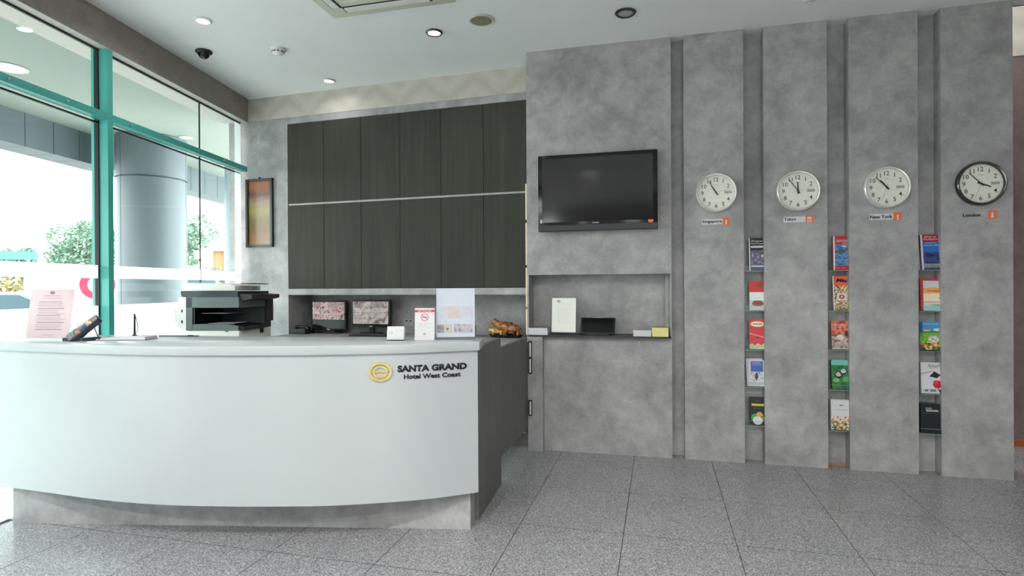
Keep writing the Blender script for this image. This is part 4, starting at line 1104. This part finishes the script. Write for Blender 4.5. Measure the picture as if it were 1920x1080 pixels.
t = thing('ceiling_speaker', 'round beige ceiling speaker grille', 'speaker', (-1.287, 4.173, ZC))
MB().lathe([(.092, -.001), (.094, -.006), (.086, -.012), (.080, -.009)], 48).build('rim', flat('speaker_rim', sr(196, 194, 176), .4), t, smooth=40)
MB().lathe([(.082, -.003), (.082, -.009), (.05, -.012), (.012, -.013), (0, -.013)], 48).build('grille', flat('speaker_grille', sr(160, 158, 136), .35, .4), t, smooth=40)
MB().cyl(.010, .008, -.017, -.012, 16).build('centre_boss', M_CHROME, t, smooth=40)
t = thing('smoke_detector', 'white dome smoke detector on the ceiling', 'smoke detector', (-3.10, 4.24, ZC))
MB().lathe([(.060, 0), (.060, -.012), (.052, -.018)], 36).build('base', M_WHITE2, t, smooth=40)
MB().lathe([(.050, -.016), (.048, -.036), (.034, -.048), (0, -.052)], 36).build('cap', M_WHITE2, t, smooth=40)
for k in range(10):
    a = 2 * PI * k / 10; MB().box(-.009, .009, -.0505, -.047, -.034, -.026, Matrix.Rotation(a, 4, 'Z')).build('vent', M_INK, t)
t = thing('dome_camera', 'black dome security camera on the ceiling by the window beam', 'camera', (-3.735, 4.115, ZC))
MB().lathe([(.062, 0), (.066, -.012), (.058, -.022), (.040, -.026)], 36).build('base', M_MATTE, t, smooth=40)
MB().lathe([(.047, -.02), (.044, -.040), (.030, -.058), (.012, -.066), (0, -.067)], 36).build('dome', M_GLOSS, t, smooth=40)
MB().ball((.015, -.03, -.045), .014).build('lens', M_INK, t, smooth=True)
t = thing('sprinkler', 'white ceiling sprinkler head at the top edge before the grey panels', 'sprinkler', (1.037, 4.46, ZC))
MB().lathe([(.046, 0), (.044, -.010), (.030, -.016), (0, -.016)], 28).build('escutcheon', M_WHITE2, t, smooth=40)
MB().cyl(.012, .010, -.035, -.014, 14).build('body', M_CHROME, t, smooth=40)
MB().cyl(.020, .020, -.040, -.036, 18).build('deflector', M_WHITE2, t, smooth=40)

t = thing('air_conditioner', 'white cassette air conditioner recessed in the ceiling', 'air conditioner', (-1.84, 3.345, ZC))
A = .475
M_AC = flat('ac_panel', sr(206, 208, 192), .5, var=.03)
m = MB(); m.box(-A, A, -A, A, -.03, 0, bev=.008); m.build('panel', M_AC, t, smooth=30)
MB().box(-.29, .29, -.29, .29, -.036, -.03).build('intake_grille', M_AC, t)
for k in range(14): MB().box(-.27, .27, -.27 + k * .04, -.262 + k * .04, -.039, -.036).build('grille_slat', M_WHITE2, t)
for k in range(4):
    MX = Matrix.Rotation(k * PI / 2, 4, 'Z')
    s_ = MB().box(-.33, .33, .325, .405, -.0325, -.03, MX).build('air_slot', M_INK, t)
    MB().box(-.315, .315, .338, .392, -.040, -.0325, MX @ Matrix.Translation((0, 0, 0))).build('louvre', M_WHITE2, s_)

# ------------------------------------------------------------------ outside
def wpt(s, o, z=0): return WFRAME @ Vector((s, o, z))
struct(MB().box(-90, -4.9, -40, 80, -.3, -.02).build('ground_outside', flat('pale_paving', sr(158, 160, 156), .8, var=.05, scale=1)))
m = MB(); m.box(-6, 14, .31, 2.43, 3.3, 3.5)
so = struct(m.build('ceiling_canopy', M_SOFFIT, None), 'pale canopy soffit outside the glazing'); so.matrix_world = WFRAME
cf = struct(MB().box(-6, 14, 2.46, 2.8, 2.945, 3.6).build('trim_1', M_EXTD), 'blue grey canopy fascia made of metal panels'); cf.matrix_world = WFRAME
k = 0
for i in range(56):
    s = -5.9 + i * .355
    MB().box(s + .004, s + .351, 2.43, 2.46, 2.94, 3.3).build('panel', M_EXT, cf)
    MB().box(s + .004, s + .351, 2.432, 2.8, 2.936, 2.94).build('soffit_panel', M_EXT, cf)
def column(s, o, r, label):
    t = thing('column', label, 'column', wpt(s, o, -.02), YAW_W, group='round columns carrying the canopy')
    MB().lathe([(r, 0), (r, 2.78)], 48).build('shaft', M_EXT, t, smooth=40)
    MB().lathe([(r - .01, 2.78), (r - .01, 2.80)], 48).build('joint', M_EXTD, t, smooth=40)
    MB().lathe([(r, 2.80), (r, 3.318)], 48).build('capital', M_EXT, t, smooth=40)
    for a in (R(-70), R(70), R(200)):
        MB().box(-.004, .004, r - .004, r + .001, 0, 3.318, Matrix.Rotation(a, 4, 'Z')).build('seam', M_EXTD, t)
column(6.98, 1.85, .39, 'large round blue grey column outside the glass')
column(.6, 1.85, .39, 'round blue grey column beyond the picture')
for x, y, r, lb in ((-5.39, 3.74, .135, 'large lit round canopy light above the transom, nearest the camera'), (-5.755, 6.04, .08, 'lit round canopy light beyond the glass near the column'), (-6.095, 7.255, .06, 'small canopy light farthest along the soffit')):
    t = thing('canopy_light', lb, 'ceiling light', (x, y, 3.3), group='canopy soffit lights')
    MB().lathe([(r, -.001), (r * 1.02, -.008), (r * .88, -.010), (r * .86, -.002)], 36).build('trim', M_SILVER, t, smooth=40)
    MB().cyl(r * .87, r * .87, -.006, -.001, 36).build('diffuser', M_LAMP_OUT, t)

def leafmat(name, a, b):
    m, n, l, p = newmat(name)
    tc = n.new('ShaderNodeTexCoord'); t = noise(n, l, tc.outputs['Object'], 1.5, 3)
    r = ramp(n, [(.35, a), (.65, b)]); l.new(t.outputs['Fac'], r.inputs[0]); l.new(r.outputs[0], p.inputs['Base Color'])
    p.inputs['Roughness'].default_value = .6
    return m
LEAF = leafmat('tree_leaves', sr(82, 112, 96), sr(126, 152, 130))
BARK = flat('bark', sr(110, 96, 82), .8)
def tree(x, y, h, w, base, label, n=2600, leaf=.16, mat=LEAF, name='tree', cat='tree', group='trees across the street'):
    t = thing(name, label, cat, (x, y, -.02), group=group)
    rnd = random.Random(int(x * 31 + y * 17))
    if base > .1:
        MB().tube([(0, 0, 0), (.05, 0, base * .6), (0, .05, base + .3), (.1, 0, h * .7)], [.16, .13, .11, .04], 10).build('trunk', BARK, t, smooth=True)
    clumps = [(rnd.gauss(0, w * .28), rnd.gauss(0, w * .28), base + (h - base) * (.15 + .7 * rnd.random()), w * (.16 + .16 * rnd.random())) for _ in range(22)]
    vs, fs = [], []
    for i in range(n):
        cx, cy, cz, cr = clumps[i % 22]
        d_ = Vector((rnd.gauss(0, 1), rnd.gauss(0, 1), rnd.gauss(0, 1))).normalized() * cr * (.6 + .4 * rnd.random())
        p_ = Vector((cx, cy, cz)) + d_
        p_.z = max(p_.z, .03)
        a = Vector((rnd.gauss(0, 1), rnd.gauss(0, 1), rnd.gauss(0, 1))).normalized() * leaf
        b = a.orthogonal().normalized() * leaf * .55
        k = len(vs); vs += [p_ - a, p_ - b, p_ + a, p_ + b]; fs.append((k, k + 1, k + 2, k + 3))
    me = bpy.data.meshes.new('foliage'); me.from_pydata(vs, [], fs); me.materials.append(mat)
    o = bpy.data.objects.new('foliage', me); COL.objects.link(o); o.parent = t; o['kind'] = 'stuff'
tree(-32.0, 22.9, 4.0, 2.4, .6, 'broad low tree across the street behind the pink notice', 5200, .09)
tree(-24.9, 20.6, 4.6, 2.6, 1.0, 'taller tree across the street close to the teal mullion', 5200, .09)
tree(-15.1, 15.7, 4.1, 1.9, 1.0, 'leafy tree seen beside the large column', 5200, .08)
tree(-46, 40, 4.2, 9, .6, 'wide hazy shrub belt in the far distance', 3000, .2)
HEDGE = leafmat('flowering_hedge', sr(120, 122, 86), sr(150, 132, 98))
tree(-22.5, 15.4, 1.7, 3.4, .0, 'low yellow flowering hedge across the road', 2200, .1, HEDGE, 'hedge', 'hedge', 'street hedges')

def van():
    t = thing('van', 'white delivery van with a red ring emblem parked outside', 'van', (-13.45, 12.2, -.02), R(45))
    W_ = flat('van_white', sr(240, 240, 240), .3, var=.01)
    m = MB(); m.prism([(2.3, .35), (2.25, 1.15), (1.9, 1.9), (1.5, 2.0), (-2.0, 2.0), (-2.0, .35)], -.9, .9, FACE, bev=.04); m.build('body', W_, t, smooth=30)
    for x in (-1.5, 1.3):
        for y in (-.92, .74):
            w_ = MB().cyl(.33, .33, 0, .18, 24, Matrix.Translation((x, y + .18, .33)) @ Matrix.Rotation(R(90), 4, 'X')).build('wheel', M_BLACK, t, smooth=40)
    m = MB(); m.prism([(2.12, 1.2), (1.9, 1.75), (1.2, 1.75), (1.2, 1.2)], .9, .905, FACE); m.build('side_window', flat('pale_car_glass', sr(70, 88, 96), .2), t)
    b2 = bmesh.new(); n_ = 40
    A = [b2.verts.new((.36 * math.cos(2 * PI * i / n_), .36 * math.sin(2 * PI * i / n_), 0)) for i in range(n_)]
    B = [b2.verts.new((.2 * math.cos(2 * PI * i / n_), .2 * math.sin(2 * PI * i / n_), 0)) for i in range(n_)]
    for i in range(n_): b2.faces.new((A[i], A[(i + 1) % n_], B[(i + 1) % n_], B[i]))
    e = bmesh.ops.extrude_face_region(b2, geom=b2.faces[:])
    for v in e['geom']:
        if isinstance(v, bmesh.types.BMVert): v.co.z += .01
    bmesh.ops.recalc_face_normals(b2, faces=b2.faces[:])
    m = MB(); m.add(b2, Matrix.Translation((-.6, -.90, 1.52)) @ FACE); m.build('ring_emblem', flat('van_red', sr(226, 30, 60), .4), t)
    MB().box(-2.0, 2.25, -.91, -.9, .38, .5).build('sill', M_GREYINK, t)
van()
def car():
    t = thing('car', 'silver car parked outside at the left edge', 'car', (-13.6, 9.3, -.02), R(48))
    Cc = flat('car_silver', sr(104, 114, 120), .3, .2)
    m = MB(); m.prism([(-2.1, .3), (2.1, .3), (2.15, .65), (1.9, .8), (1.1, .9), (.4, 1.35), (-1.0, 1.38), (-1.7, .95), (-2.1, .85)], -.8, .8, FACE, bev=.05); m.build('body', Cc, t, smooth=30)
    for x in (-1.3, 1.3):
        for y in (-.82, .66): MB().cyl(.31, .31, 0, .16, 24, Matrix.Translation((x, y + .16, .31)) @ Matrix.Rotation(R(90), 4, 'X')).build('wheel', M_BLACK, t, smooth=40)
    m = MB(); m.prism([(-1.45, .95), (.95, .95), (.35, 1.3), (-.95, 1.32)], .8, .805, FACE); m.build('side_window', flat('pale_car_glass', sr(70, 88, 96), .2), t)
car()
t = thing('street_sign', 'teal street sign board beside the low tree', 'sign', (-26.3, 18.0, -.02), R(50))
MB().box(-1.1, 1.1, 0, .05, 2.66, 3.0).build('board', flat('sign_teal', sr(70, 118, 114), .5), t)
for x in (-.8, .8): MB().cyl(.04, .04, 0, 2.66, 10, Matrix.Translation((x, .03, 0))).build('post', M_CHROME, t)
t = thing('canopy_post', 'slim pale blue post between canopy fascia and ground', 'post', wpt(8.55, 1.72, -.02), YAW_W)
MB().lathe([(.085, 0), (.085, 3.318)], 24).build('shaft', flat('pale_blue_paint', sr(150, 172, 182), .5), t, smooth=40)
MB().lathe([(.12, 0), (.12, .03), (.085, .04)], 24).build('base_ring', M_EXT, t, smooth=40)
t = thing('neighbour_building', 'cream building with a tan window at the end of the canopy', 'building', (-19.2, 21.95, -.02), R(41))
CB = flat('cream_render', sr(236, 226, 212), .7)
m = MB(); m.box(-.7, -.22, 0, 4, 0, 6.4); m.box(.22, 4.2, 0, 4, 0, 6.4); m.box(-.22, .22, 0, 4, 3.1, 6.4); m.box(-.22, .22, 0, 4, 0, 1.2); m.build('wall', CB, t)
MB().box(-.22, .22, .25, .3, 1.2, 3.1).build('window', flat('tan_blind', sr(150, 122, 84), .6), t)
